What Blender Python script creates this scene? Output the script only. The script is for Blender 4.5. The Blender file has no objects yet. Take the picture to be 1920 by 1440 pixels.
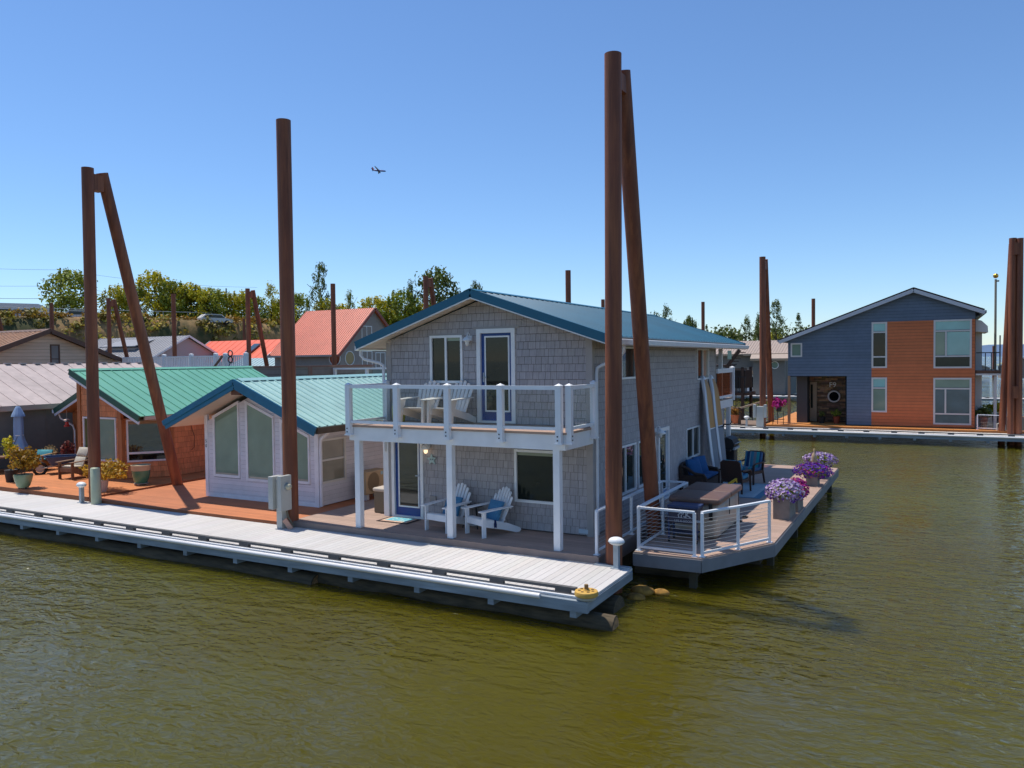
import bpy, bmesh, math, random
from mathutils import Vector, Matrix, Quaternion, noise as mnoise
R = math.radians
random.seed(7)
scene = bpy.context.scene
COL = scene.collection

# ------------------------------------------------------------------ camera, sky, sun, exposure
cd = bpy.data.cameras.new('camera'); cam = bpy.data.objects.new('camera', cd); COL.objects.link(cam)
cd.sensor_fit = 'HORIZONTAL'; cd.sensor_width = 36.0; cd.lens = 27.367
cd.clip_start = 0.1; cd.clip_end = 9000
rx, up, fw = Vector((0.87922, 0.47627, -0.01174)), Vector((-0.0042, 0.0324, 0.99947)), Vector((-0.4764, 0.8787, -0.03049))
m3 = Matrix((rx, up, -fw)).transposed()
cam.matrix_world = Matrix.Translation((0, 0, 4.55)) @ m3.to_4x4()
scene.camera = cam

SUN_VEC = Vector((-0.41, 0.025, 1.0)).normalized()
SUN_EL = math.asin(SUN_VEC.z)
w = bpy.data.worlds.new('World'); scene.world = w; w.use_nodes = True
nt = w.node_tree
bg = nt.nodes['Background']
sky = nt.nodes.new('ShaderNodeTexSky'); sky.sky_type = 'NISHITA'; sky.sun_disc = False
sky.sun_elevation = SUN_EL; sky.sun_rotation = R(-86.5)
sky.altitude = 10; sky.air_density = 1.0; sky.dust_density = 0.0; sky.ozone_density = 10.0
nt.links.new(sky.outputs[0], bg.inputs[0]); bg.inputs[1].default_value = 0.115
sd = bpy.data.lights.new('sun', 'SUN'); sd.energy = 3.3; sd.angle = R(0.5); sd.color = (1.0, 0.95, 0.87)
so = bpy.data.objects.new('sun', sd); COL.objects.link(so)
so.rotation_euler = SUN_VEC.to_track_quat('Z', 'Y').to_euler(); so.location = (-40, 0, 90)
vs = scene.view_settings
vs.view_transform = 'Standard'; vs.look = 'None'; vs.gamma = 1.0; vs.exposure = 0.40; vs.use_curve_mapping = False
scene.cycles.max_bounces = 8

# ------------------------------------------------------------------ materials
MATS = {}
def mat(name, col, rough=0.6, metal=0.0, nz=0.0, ns=4.0, stretch=(1, 1, 1), nz2=0.0, bump=0.0, bs=60.0, var=False, ior=1.5, emit=0.0,
        streak=None, trans=0.0, coat=0.0):
    if name in MATS: return MATS[name]
    m = bpy.data.materials.new(name); m.use_nodes = True; MATS[name] = m
    t = m.node_tree; b = t.nodes['Principled BSDF']
    b.inputs['Roughness'].default_value = rough; b.inputs['Metallic'].default_value = metal; b.inputs['IOR'].default_value = ior
    b.inputs['Coat Weight'].default_value = coat
    b.inputs['Base Color'].default_value = (*col, 1)
    if nz == 0 and nz2 == 0 and bump == 0 and not var and not streak and emit == 0 and trans == 0: return m
    tc = t.nodes.new('ShaderNodeTexCoord'); mp = t.nodes.new('ShaderNodeMapping'); mp.inputs['Scale'].default_value = stretch
    t.links.new(tc.outputs['Object'], mp.inputs['Vector'])
    cur = None
    def mul(sock, lo, hi):
        nonlocal cur
        mr = t.nodes.new('ShaderNodeMapRange'); mr.inputs['From Min'].default_value = 0.3; mr.inputs['From Max'].default_value = 0.7
        mr.inputs['To Min'].default_value = lo; mr.inputs['To Max'].default_value = hi
        t.links.new(sock, mr.inputs['Value'])
        vm = t.nodes.new('ShaderNodeVectorMath'); vm.operation = 'SCALE'
        if cur is None: vm.inputs[0].default_value = col
        else: t.links.new(cur, vm.inputs[0])
        t.links.new(mr.outputs[0], vm.inputs['Scale']); cur = vm.outputs[0]
    if nz:
        n = t.nodes.new('ShaderNodeTexNoise'); n.inputs['Scale'].default_value = ns; n.inputs['Detail'].default_value = 5
        t.links.new(mp.outputs[0], n.inputs['Vector']); mul(n.outputs[0], 1 - nz, 1 + nz)
    if nz2:
        n = t.nodes.new('ShaderNodeTexNoise'); n.inputs['Scale'].default_value = 0.55; n.inputs['Detail'].default_value = 4
        t.links.new(tc.outputs['Object'], n.inputs['Vector']); mul(n.outputs[0], 1 - nz2, 1 + nz2)
    if var:
        a = t.nodes.new('ShaderNodeAttribute'); a.attribute_name = 'var'
        vm = t.nodes.new('ShaderNodeVectorMath'); vm.operation = 'MULTIPLY'
        if cur is None: vm.inputs[0].default_value = col
        else: t.links.new(cur, vm.inputs[0])
        t.links.new(a.outputs['Color'], vm.inputs[1]); cur = vm.outputs[0]
    if streak:
        col2, sc, lo, hi = streak
        n = t.nodes.new('ShaderNodeTexNoise'); n.inputs['Scale'].default_value = sc; n.inputs['Detail'].default_value = 6
        n.inputs['Roughness'].default_value = 0.65
        t.links.new(mp.outputs[0], n.inputs['Vector'])
        mr = t.nodes.new('ShaderNodeMapRange'); mr.inputs['From Min'].default_value = lo; mr.inputs['From Max'].default_value = hi
        t.links.new(n.outputs[0], mr.inputs['Value'])
        mx = t.nodes.new('ShaderNodeMix'); mx.data_type = 'RGBA'
        t.links.new(mr.outputs[0], mx.inputs['Factor'])
        if cur is None: mx.inputs['A'].default_value = (*col, 1)
        else: t.links.new(cur, mx.inputs['A'])
        mx.inputs['B'].default_value = (*col2, 1); cur = mx.outputs['Result']
    if cur is not None: t.links.new(cur, b.inputs['Base Color'])
    if bump:
        n = t.nodes.new('ShaderNodeTexNoise'); n.inputs['Scale'].default_value = bs; n.inputs['Detail'].default_value = 4
        t.links.new(mp.outputs[0], n.inputs['Vector'])
        bp = t.nodes.new('ShaderNodeBump'); bp.inputs['Strength'].default_value = bump; bp.inputs['Distance'].default_value = 0.02
        t.links.new(n.outputs[0], bp.inputs['Height']); t.links.new(bp.outputs[0], b.inputs['Normal'])
    if emit:
        b.inputs['Emission Color'].default_value = (*col, 1); b.inputs['Emission Strength'].default_value = emit
    if trans:
        tr = t.nodes.new('ShaderNodeBsdfTranslucent'); ms = t.nodes.new('ShaderNodeMixShader'); ms.inputs[0].default_value = trans
        if cur is not None: t.links.new(cur, tr.inputs[0])
        else: tr.inputs[0].default_value = (*col, 1)
        t.links.new(b.outputs[0], ms.inputs[1]); t.links.new(tr.outputs[0], ms.inputs[2])
        t.links.new(ms.outputs[0], t.nodes['Material Output'].inputs[0])
    return m

def glass_clear(name, tint=(0.93, 0.97, 0.96)):
    if name in MATS: return MATS[name]
    m = bpy.data.materials.new(name); m.use_nodes = True; MATS[name] = m
    t = m.node_tree; t.nodes.remove(t.nodes['Principled BSDF'])
    tr = t.nodes.new('ShaderNodeBsdfTransparent'); tr.inputs[0].default_value = (*tint, 1)
    gl = t.nodes.new('ShaderNodeBsdfGlossy'); gl.inputs['Roughness'].default_value = 0.02
    fr0 = t.nodes.new('ShaderNodeFresnel'); fr0.inputs[0].default_value = 1.45; ge = t.nodes.new('ShaderNodeNewGeometry')
    fr = t.nodes.new('ShaderNodeMath'); fr.operation = 'MULTIPLY'; iv = t.nodes.new('ShaderNodeMath'); iv.operation = 'SUBTRACT'; iv.inputs[0].default_value = 1
    t.links.new(ge.outputs['Backfacing'], iv.inputs[1]); t.links.new(fr0.outputs[0], fr.inputs[0]); t.links.new(iv.outputs[0], fr.inputs[1])
    ms = t.nodes.new('ShaderNodeMixShader')
    t.links.new(fr.outputs[0], ms.inputs[0]); t.links.new(tr.outputs[0], ms.inputs[1]); t.links.new(gl.outputs[0], ms.inputs[2])
    t.links.new(ms.outputs[0], t.nodes['Material Output'].inputs[0]); return m

WHITE = mat('white_paint', (0.80, 0.80, 0.80), 0.35, nz=0.05, ns=3)
TRIMW = mat('white_vinyl', (0.82, 0.82, 0.80), 0.3, nz=0.03, ns=6)
RAILW = mat('powder_white', (0.80, 0.81, 0.83), 0.35, nz=0.03)
SHING = mat('grey_shingle', (0.41, 0.375, 0.365), 0.8, nz=0.10, ns=9, stretch=(3, 3, 0.6), var=True, bump=0.15, bs=40)
GREYTRIM = mat('grey_trim', (0.38, 0.345, 0.32), 0.7, nz=0.05)
BACKDARK = mat('wall_backing', (0.06, 0.055, 0.052), 0.9)
BLUEROOF = mat('blue_steel', (0.006, 0.115, 0.185), 0.42, nz=0.06, ns=1.2, nz2=0.08)
SOFFIT = mat('soffit_board', (0.62, 0.55, 0.47), 0.7, nz=0.06, ns=2)
GUTTER = mat('gutter_white', (0.74, 0.74, 0.75), 0.35, nz=0.05)
RUST = mat('rusted_steel', (0.185, 0.052, 0.022), 0.62, nz=0.30, ns=2.2, stretch=(2.5, 2.5, 0.18), nz2=0.2,
           streak=((0.36, 0.115, 0.040), 2.6, 0.45, 0.75), bump=0.12, bs=25)
DOCKB = mat('dock_plank', (0.60, 0.565, 0.525), 0.75, nz=0.06, ns=6, stretch=(8, 1, 1), nz2=0.06, var=True, bump=0.1, bs=30)
DOCKF = mat('dock_timber', (0.25, 0.29, 0.32), 0.75, nz=0.22, ns=3, stretch=(0.5, 0.5, 5), nz2=0.15, bump=0.15)
BULL = mat('bull_rail_dark', (0.10, 0.098, 0.095), 0.8, nz=0.15)
BULLW = mat('bull_rail_white', (0.70, 0.70, 0.69), 0.6, nz=0.08)
TANDECK = mat('tan_composite', (0.42, 0.285, 0.215), 0.75, nz=0.10, ns=5, stretch=(0.6, 8, 1), nz2=0.06, var=True, bump=0.08)
TANFASC = mat('tan_fascia', (0.26, 0.195, 0.165), 0.75, nz=0.08, ns=3, nz2=0.08)
GREYFASC = mat('grey_fascia', (0.20, 0.20, 0.21), 0.75, nz=0.08, nz2=0.1)
CEDAR = mat('cedar_deck', (0.56, 0.19, 0.055), 0.7, nz=0.16, ns=4, stretch=(0.5, 8, 1), nz2=0.10, var=True, bump=0.08)
REDDECK = mat('red_deck', (0.50, 0.17, 0.065), 0.7, nz=0.14, ns=4, stretch=(0.5, 8, 1), nz2=0.12, var=True, bump=0.08)
CEDARF = mat('cedar_fascia', (0.25, 0.085, 0.032), 0.8, nz=0.2, ns=3, stretch=(0.6, 1, 5), nz2=0.12)
LILAC = mat('lilac_siding', (0.70, 0.655, 0.67), 0.65, nz=0.05, nz2=0.05, var=True)
LILACT = mat('lilac_trim', (0.78, 0.75, 0.76), 0.6, nz=0.06)
MINT = mat('mint_steel', (0.36, 0.56, 0.50), 0.42, nz=0.07, ns=1.5, nz2=0.09)
TEALFASC = mat('teal_fascia', (0.012, 0.14, 0.24), 0.45, nz=0.1)
GREENROOF = mat('green_steel', (0.145, 0.40, 0.27), 0.42, nz=0.06, ns=1.3, nz2=0.09)
GREENDARK = mat('green_fascia', (0.022, 0.085, 0.05), 0.5, nz=0.1)
ORSHING = mat('cedar_shingle', (0.66, 0.235, 0.09), 0.8, nz=0.16, ns=7, stretch=(3, 3, 0.5), nz2=0.10, var=True, bump=0.2)
ORTRIM = mat('cedar_trim', (0.40, 0.14, 0.045), 0.75, nz=0.18, stretch=(4, 4, 0.4))
PINKROOF = mat('weathered_roof', (0.50, 0.40, 0.36), 0.75, nz=0.10, ns=3, nz2=0.12)
GREYWALL = mat('grey_panel', (0.18, 0.175, 0.155), 0.8, nz=0.06, nz2=0.08)
TANWALL = mat('tan_siding', (0.62, 0.46, 0.33), 0.8, nz=0.08, ns=2, stretch=(0.6, 0.6, 8), nz2=0.08, var=True)
BROWNROOF = mat('brown_steel', (0.60, 0.35, 0.20), 0.5, nz=0.08)
BROWNTRIM = mat('brown_trim', (0.12, 0.058, 0.035), 0.6, nz=0.1)
GREYROOF = mat('grey_steel', (0.27, 0.26, 0.26), 0.5, nz=0.08, nz2=0.08)
SALMON = mat('salmon_steel', (0.66, 0.165, 0.09), 0.45, nz=0.06, nz2=0.08)
SALMTRIM = mat('salmon_trim', (0.30, 0.07, 0.045), 0.5)
ORANGER = mat('orange_steel', (0.82, 0.10, 0.02), 0.45, nz=0.06, nz2=0.08)
STUCCO = mat('grey_stucco', (0.33, 0.285, 0.25), 0.85, nz=0.06, nz2=0.06)
NAVYSID = mat('slate_siding', (0.135, 0.165, 0.215), 0.7, nz=0.06, var=True, nz2=0.06)
RUSTSID = mat('rust_siding', (0.62, 0.165, 0.055), 0.75, nz=0.05, var=True, nz2=0.06)
BUFFROOF = mat('buff_steel', (0.42, 0.32, 0.25), 0.5, nz=0.06)
DARK = mat('black_metal', (0.014, 0.014, 0.016), 0.45, nz=0.1)
BLACKPL = mat('black_plastic', (0.012, 0.011, 0.011), 0.6, nz=0.15)
DARKWOOD = mat('dark_wood', (0.06, 0.032, 0.018), 0.75, nz=0.25, stretch=(4, 4, 1))
WOOD = mat('teak_wood', (0.21, 0.115, 0.06), 0.75, nz=0.25, ns=5, stretch=(5, 5, 1))
LOG = mat('log_bark', (0.085, 0.062, 0.035), 0.9, nz=0.4, ns=5, stretch=(0.5, 3, 3), bump=0.5, bs=12)
LOGEND = mat('log_end', (0.36, 0.20, 0.09), 0.9, nz=0.45, ns=14, bump=0.5, bs=30)
PEDG = mat('pedestal_grey', (0.46, 0.46, 0.42), 0.5, nz=0.08, ns=3, nz2=0.08)
GALV = mat('galvanised', (0.37, 0.42, 0.45), 0.5, metal=0.3, nz=0.15)
YELLOWP = mat('yellow_roller', (0.62, 0.36, 0.07), 0.6, nz=0.12, ns=12)
BLUEDOOR = mat('blue_door', (0.012, 0.055, 0.235), 0.4, nz=0.05)
CONC = mat('planter_concrete', (0.24, 0.205, 0.18), 0.85, nz=0.22, ns=5, nz2=0.1, bump=0.15)
HOSE = mat('yellow_hose', (0.55, 0.45, 0.04), 0.5)
WICKER = mat('dark_wicker', (0.045, 0.024, 0.016), 0.65, nz=0.35, ns=60, bump=0.5, bs=80)
CUSHB = mat('blue_cushion', (0.010, 0.085, 0.22), 0.85, nz=0.1, ns=20, bump=0.1)
PILLOW = mat('blue_pillow', (0.06, 0.21, 0.36), 0.85, nz=0.1, ns=20, bump=0.1)
TEALC = mat('teal_cushion', (0.07, 0.30, 0.33), 0.85, nz=0.12, ns=15)
CREAMC = mat('cream_cushion', (0.52, 0.46, 0.36), 0.85, nz=0.1, ns=15)
RESIN = mat('white_resin', (0.76, 0.70, 0.64), 0.35, nz=0.03)
def pane_mat(name, col, rough=0.03, ior=1.42, nz=0.0):
    return mat(name, col, rough, nz=nz, ns=1.3, ior=ior)
PDARK = pane_mat('pane_dark', (0.012, 0.016, 0.012), nz=0.3)
PBLACK = pane_mat('pane_black', (0.006, 0.006, 0.006))
PGREEN = pane_mat('pane_greenish', (0.21, 0.28, 0.21), 0.04, 1.5, 0.12)
PTEAL = pane_mat('pane_teal', (0.22, 0.46, 0.44), 0.04, 1.6, 0.12)
PBLUE = pane_mat('pane_blue', (0.05, 0.085, 0.11), 0.04, 1.7, 0.3)
PCREAM = pane_mat('pane_curtain', (0.36, 0.32, 0.25), 0.05, 1.6, 0.10)
CLEAR = glass_clear('clear_glass')
TINT = glass_clear('tinted_glass', (0.62, 0.44, 0.36))

# ------------------------------------------------------------------ mesh builder
def clip_poly(p, a, b, c):              # keep a*u + b*v + c >= 0
    out = []
    for i in range(len(p)):
        P, Q = p[i], p[(i + 1) % len(p)]
        d1 = a * P[0] + b * P[1] + c; d2 = a * Q[0] + b * Q[1] + c
        if d1 >= 0: out.append(P)
        if (d1 >= 0) != (d2 >= 0):
            s = d1 / (d1 - d2); out.append((P[0] + (Q[0] - P[0]) * s, P[1] + (Q[1] - P[1]) * s))
    return out
def sub_rect(rects, h):
    out = []
    for (a, b, c, d) in rects:
        x0, x1, z0, z1 = h
        if x0 >= b or x1 <= a or z0 >= d or z1 <= c: out.append((a, b, c, d)); continue
        if x0 > a: out.append((a, x0, c, d))
        if x1 < b: out.append((x1, b, c, d))
        A, B = max(a, x0), min(b, x1)
        if z0 > c: out.append((A, B, c, z0))
        if z1 < d: out.append((A, B, z1, d))
    return out

ROOTS = {}
class MB:
    def __init__(s): s.v = []; s.f = []; s.mi = []; s.col = []; s.m = 0; s.c = (1, 1, 1); s.usecol = False
    def add(s, vs, fs):
        o = len(s.v); s.v += [tuple(q) for q in vs]
        for f in fs: s.f.append(tuple(o + i for i in f)); s.mi.append(s.m); s.col.append(s.c)
        return s
    def var(s, lo, hi, hue=0.0):
        k = random.uniform(lo, hi); s.c = (k * (1 + random.uniform(-hue, hue)), k, k * (1 + random.uniform(-hue, hue))); s.usecol = True
    def box(s, x0, x1, y0, y1, z0, z1):
        return s.add([(x0, y0, z0), (x1, y0, z0), (x1, y1, z0), (x0, y1, z0), (x0, y0, z1), (x1, y0, z1), (x1, y1, z1), (x0, y1, z1)],
                     [(3, 2, 1, 0), (4, 5, 6, 7), (0, 1, 5, 4), (1, 2, 6, 5), (2, 3, 7, 6), (3, 0, 4, 7)])
    def rbox(s, x0, x1, y0, y1, z0, z1, r=0.02):
        bm = bmesh.new(); bmesh.ops.create_cube(bm, size=1)
        for q in bm.verts: q.co = Vector(((x0 + x1) / 2 + q.co.x * (x1 - x0), (y0 + y1) / 2 + q.co.y * (y1 - y0), (z0 + z1) / 2 + q.co.z * (z1 - z0)))
        bmesh.ops.bevel(bm, geom=bm.edges[:], offset=r, segments=3, profile=0.5, affect='EDGES')
        bm.verts.index_update(); s.add([q.co[:] for q in bm.verts], [[q.index for q in f.verts] for f in bm.faces]); bm.free(); return s
    def bar(s, p0, p1, w, h, upv=(0, 0, 1)):
        p0, p1 = Vector(p0), Vector(p1); d = (p1 - p0).normalized(); u = Vector(upv)
        sd = d.cross(u)
        if sd.length < 1e-4: sd = d.cross(Vector((1, 0, 0)))
        sd.normalize(); u = sd.cross(d).normalized(); a, b = sd * (w / 2), u * (h / 2)
        vs = [p0 - a - b, p0 + a - b, p0 + a + b, p0 - a + b, p1 - a - b, p1 + a - b, p1 + a + b, p1 - a + b]
        return s.add(vs, [(0, 1, 2, 3), (7, 6, 5, 4), (0, 4, 5, 1), (1, 5, 6, 2), (2, 6, 7, 3), (3, 7, 4, 0)])
    def cyl(s, p0, p1, r0, r1=None, n=16, cap=True):
        r1 = r0 if r1 is None else r1
        p0, p1 = Vector(p0), Vector(p1); d = (p1 - p0).normalized()
        a = d.orthogonal().normalized(); b = d.cross(a); vs = []
        for i in range(n):
            t = 2 * math.pi * i / n; o = a * math.cos(t) + b * math.sin(t); vs += [p0 + o * r0, p1 + o * r1]
        fs = [(2 * i, 2 * ((i + 1) % n), 2 * ((i + 1) % n) + 1, 2 * i + 1) for i in range(n)]
        if cap: fs += [tuple(2 * i for i in range(n))[::-1], tuple(2 * i + 1 for i in range(n))]
        return s.add(vs, fs)
    def tube(s, pts, r, n=8):
        pts = [Vector(p) for p in pts]; rings = []; a = None
        for i, p in enumerate(pts):
            d = (pts[min(i + 1, len(pts) - 1)] - pts[max(i - 1, 0)]).normalized()
            a = d.orthogonal().normalized() if a is None else (a - d * a.dot(d)).normalized()
            b = d.cross(a); rr = r[i] if isinstance(r, (list, tuple)) else r
            rings.append([p + (a * math.cos(2 * math.pi * k / n) + b * math.sin(2 * math.pi * k / n)) * rr for k in range(n)])
        vs = [q for g in rings for q in g]; fs = []
        for i in range(len(pts) - 1):
            for k in range(n): fs.append((i * n + k, i * n + (k + 1) % n, (i + 1) * n + (k + 1) % n, (i + 1) * n + k))
        fs += [tuple(range(n))[::-1], tuple((len(pts) - 1) * n + k for k in range(n))]
        return s.add(vs, fs)
    def lathe(s, cx, cy, prof, n=24, sx=1.0, sy=1.0):
        vs = []; fs = []
        for r, z in prof:
            for k in range(n):
                t = 2 * math.pi * k / n; vs.append((cx + math.cos(t) * r * sx, cy + math.sin(t) * r * sy, z))
        for i in range(len(prof) - 1):
            for k in range(n): fs.append((i * n + k, i * n + (k + 1) % n, (i + 1) * n + (k + 1) % n, (i + 1) * n + k))
        if prof[0][0] > 1e-4: fs.append(tuple(range(n))[::-1])
        if prof[-1][0] > 1e-4: fs.append(tuple((len(prof) - 1) * n + k for k in range(n)))
        return s.add(vs, fs)
    def prism(s, pts, vec):
        n = len(pts); vec = Vector(vec); p = [Vector(q) for q in pts]
        return s.add(p + [q + vec for q in p], [tuple(range(n))[::-1], tuple(range(n, 2 * n))] + [(i, (i + 1) % n, n + (i + 1) % n, n + i) for i in range(n)])
    def poly(s, pts): return s.add(pts, [tuple(range(len(pts)))])
    def build(s, name, mats, parent=None, smooth=None, root=None):
        me = bpy.data.meshes.new(name)
        if parent is not None: off = ROOTS[parent]
        else:
            xs = [q[0] for q in s.v]; ys = [q[1] for q in s.v]; zs = [q[2] for q in s.v]
            off = Vector(((min(xs) + max(xs)) / 2, (min(ys) + max(ys)) / 2, min(zs)))
        me.from_pydata([(q[0] - off[0], q[1] - off[1], q[2] - off[2]) for q in s.v], [], s.f)
        for mm in (mats if isinstance(mats, (list, tuple)) else [mats]): me.materials.append(mm)
        me.polygons.foreach_set('material_index', s.mi)
        if s.usecol:
            ca = me.color_attributes.new('var', 'FLOAT_COLOR', 'CORNER'); arr = []
            for p, c in zip(me.polygons, s.col): arr += [c[0], c[1], c[2], 1.0] * p.loop_total
            ca.data.foreach_set('color', arr)
        bm = bmesh.new(); bm.from_mesh(me); bmesh.ops.recalc_face_normals(bm, faces=bm.faces[:]) if len(s.f) < 60000 and not getattr(s, 'leafy', False) else None
        bm.to_mesh(me); bm.free()
        if smooth is not None:
            me.polygons.foreach_set('use_smooth', [True] * len(me.polygons)); me.set_sharp_from_angle(angle=R(smooth))
        me.update()
        o = bpy.data.objects.new(name, me); COL.objects.link(o)
        if parent is not None: o.parent = parent; ROOTS[o] = ROOTS[parent]
        else: o.location = off; ROOTS[o] = off
        return o

def tag(o, label, cat=None, group=None, kind=None):
    if label: o['label'] = label
    if cat: o['category'] = cat
    if group: o['group'] = group
    if kind: o['kind'] = kind
    return o
def thing(name, label, cat, loc=(0, 0, 0), group=None):
    o = bpy.data.objects.new(name, None); COL.objects.link(o); o.location = loc; ROOTS[o] = Vector(loc); o.empty_display_size = 0.2
    return tag(o, label, cat, group)
def place(o, loc, rz=0): o.location = loc; o.rotation_euler = (0, 0, R(rz)); return o
def dup(o, loc, rz=None, label=None, parent=None, scale=None):
    c = o.copy(); COL.objects.link(c)
    if parent is None:
        c.location = loc
        if rz is not None: c.rotation_euler = (0, 0, R(rz))
        if scale is not None: c.scale = scale
        if label: c['label'] = label
    else: c.parent = parent
    for ch in list(o.children): dup(ch, None, parent=c)
    return c
def text_obj(name, body, size, mt, parent, loc, rot, ext=0.002):
    cu = bpy.data.curves.new(name, 'FONT'); cu.body = body; cu.size = size; cu.extrude = ext; cu.align_x = 'CENTER'; cu.align_y = 'CENTER'
    tmp = bpy.data.objects.new(name + '_tmp', cu); COL.objects.link(tmp)
    me = bpy.data.meshes.new_from_object(tmp.evaluated_get(bpy.context.evaluated_depsgraph_get()))
    bpy.data.objects.remove(tmp); bpy.data.curves.remove(cu)
    me.materials.clear(); me.materials.append(mt)
    o = bpy.data.objects.new(name, me); COL.objects.link(o); o.parent = parent
    o.location = Vector(loc) - ROOTS[parent]; o.rotation_euler = rot; ROOTS[o] = ROOTS[parent]; return o

# wall-plane helper: axis 'y' = wall at Y=c seen from -Y ; axis 'x' = wall at X=c seen from +X ; 'X' seen from -X
def P3(axis, c, u, z, out):
    if axis == 'y': return (u, c - out, z)
    if axis == 'x': return (c + out, u, z)
    if axis == 'X': return (c - out, u, z)
    if axis == 'Y': return (u, c + out, z)
def siding(mb, axis, c, u0, u1, z0, z1, course, wmin, wmax, holes=(), lines=(), tilt=0.016, gap=0.007, vgap=0.006, lo=0.92, hi=1.07, hue=0.012):
    z = z0
    while z < z1 - 1e-6:
        zt = min(z + course, z1); u = u0 - (random.uniform(0, wmax) if wmin else 0)
        while u < u1:
            un = u1 + 1 if not wmin else u + random.uniform(wmin, wmax)
            a, b = max(u, u0), min(un, u1); u = un
            if b - a < 0.01: continue
            mb.var(lo, hi, hue)
            rs = [(a + vgap / 2 if wmin else a, b - vgap / 2 if wmin else b, z + gap, zt)]
            for h in holes: rs = sub_rect(rs, h)
            for (ra, rb, rc, rd) in rs:
                if rb - ra < 0.004 or rd - rc < 0.004: continue
                p = [(ra, rc), (rb, rc), (rb, rd), (ra, rd)]
                for L in lines:
                    p = clip_poly(p, *L)
                    if len(p) < 3: break
                if len(p) < 3: continue
                mb.poly([P3(axis, c, q[0], q[1], tilt * (1 - (q[1] - z) / course)) for q in p])
                bz = min(q[1] for q in p); bu = [q[0] for q in p if abs(q[1] - bz) < 1e-5]
                if len(bu) == 2:
                    o1 = tilt * (1 - (bz - z) / course); l, r = min(bu), max(bu)
                    mb.poly([P3(axis, c, l, bz, o1), P3(axis, c, r, bz, o1), P3(axis, c, r, bz, -0.01), P3(axis, c, l, bz, -0.01)])
        z = zt
def wbox(mb, axis, c, u0, u1, z0, z1, o0, o1):
    a = P3(axis, c, u0, z0, o0); b = P3(axis, c, u1, z1, o1)
    return mb.box(min(a[0], b[0]), max(a[0], b[0]), min(a[1], b[1]), max(a[1], b[1]), min(a[2], b[2]), max(a[2], b[2]))
def window(parent, axis, c, u0, u1, z0, z1, vs=(), hs=(), fm=None, panes=(), fw=0.055, proud=0.03, name='window', grid=None):
    """frame = the window part, one pane sub-part per light; vs = vertical bars [(u, z0, z1)], hs = horizontal bars [(z, u0, u1)]; panes [(u0,u1,z0,z1,mat)]"""
    f = MB()
    wbox(f, axis, c, u0, u0 + fw, z0, z1, -0.045, proud); wbox(f, axis, c, u1 - fw, u1, z0, z1, -0.045, proud)
    wbox(f, axis, c, u0 + fw, u1 - fw, z0, z0 + fw, -0.045, proud + 0.004); wbox(f, axis, c, u0 + fw, u1 - fw, z1 - fw, z1, -0.045, proud + 0.002)
    for (u, a, b) in vs: wbox(f, axis, c, u - fw * .45, u + fw * .45, a, b, -0.03, proud - 0.006)
    for (z, a, b) in hs: wbox(f, axis, c, a, b, z - fw * .45, z + fw * .45, -0.03, proud - 0.009)
    w_ = f.build(name, fm or TRIMW, parent)
    if not panes: panes = [(u0 + fw, u1 - fw, z0 + fw, z1 - fw, PDARK)]
    for (a, b, cc, d, pm) in panes:
        g = MB(); wbox(g, axis, c, a, b, cc, d, -0.028, -0.012); g.build('pane', pm, w_)
    return w_

def ribbed(mb, A, B, S, n_ribs, rib_w=0.05, rib_h=0.03, minor=0):
    """metal roof slope: A->B along the ridge, S = vector from ridge to eave; ribs run down the slope"""
    A, B, S = Vector(A), Vector(B), Vector(S); L = (B - A); nrm = L.cross(S).normalized()
    if nrm.z < 0: nrm = -nrm
    d = L.normalized(); n = n_ribs; prof = []
    pitch = L.length / n
    for i in range(n):
        x = i * pitch
        prof += [(x, 0), (x + pitch * .5 - rib_w, 0), (x + pitch * .5 - rib_w * .5, rib_h), (x + pitch * .5 + rib_w * .5, rib_h), (x + pitch * .5 + rib_w, 0)]
    prof.append((L.length, 0))
    vs = []
    for x, h in prof:
        p = A + d * x + nrm * h; vs += [p, p + S]
    k = len(prof)
    fs = [(2 * i, 2 * i + 1, 2 * i + 3, 2 * i + 2) for i in range(k - 1)]
    mb.add(vs, fs)
    # underside
    o = nrm * -0.03
    mb.add([A + o, B + o, B + S + o, A + S + o], [(0, 1, 2, 3)])
    mb.add([A + S + o, B + S + o, B + S, A + S], [(0, 1, 2, 3)])

def deck_boards(mb, poly, along, wdt, z, th=0.035, gap=0.006, lo=0.9, hi=1.08):
    """boards clipped to a polygon; along = 'x' or 'y'"""
    k = 1 if along == 'x' else 0
    a0 = min(p[k] for p in poly); a1 = max(p[k] for p in poly); a = a0
    while a < a1 - 1e-4:
        b = min(a + wdt, a1)
        p = list(poly)
        if k == 1: p = clip_poly(p, 0, 1, -(a + gap / 2)); p = clip_poly(p, 0, -1, b - gap / 2) if p else p
        else: p = clip_poly(p, 1, 0, -(a + gap / 2)); p = clip_poly(p, -1, 0, b - gap / 2) if p else p
        if len(p) >= 3:
            mb.var(lo, hi, 0.015); mb.prism([(q[0], q[1], z - th) for q in p], (0, 0, th))
        a = b

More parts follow.
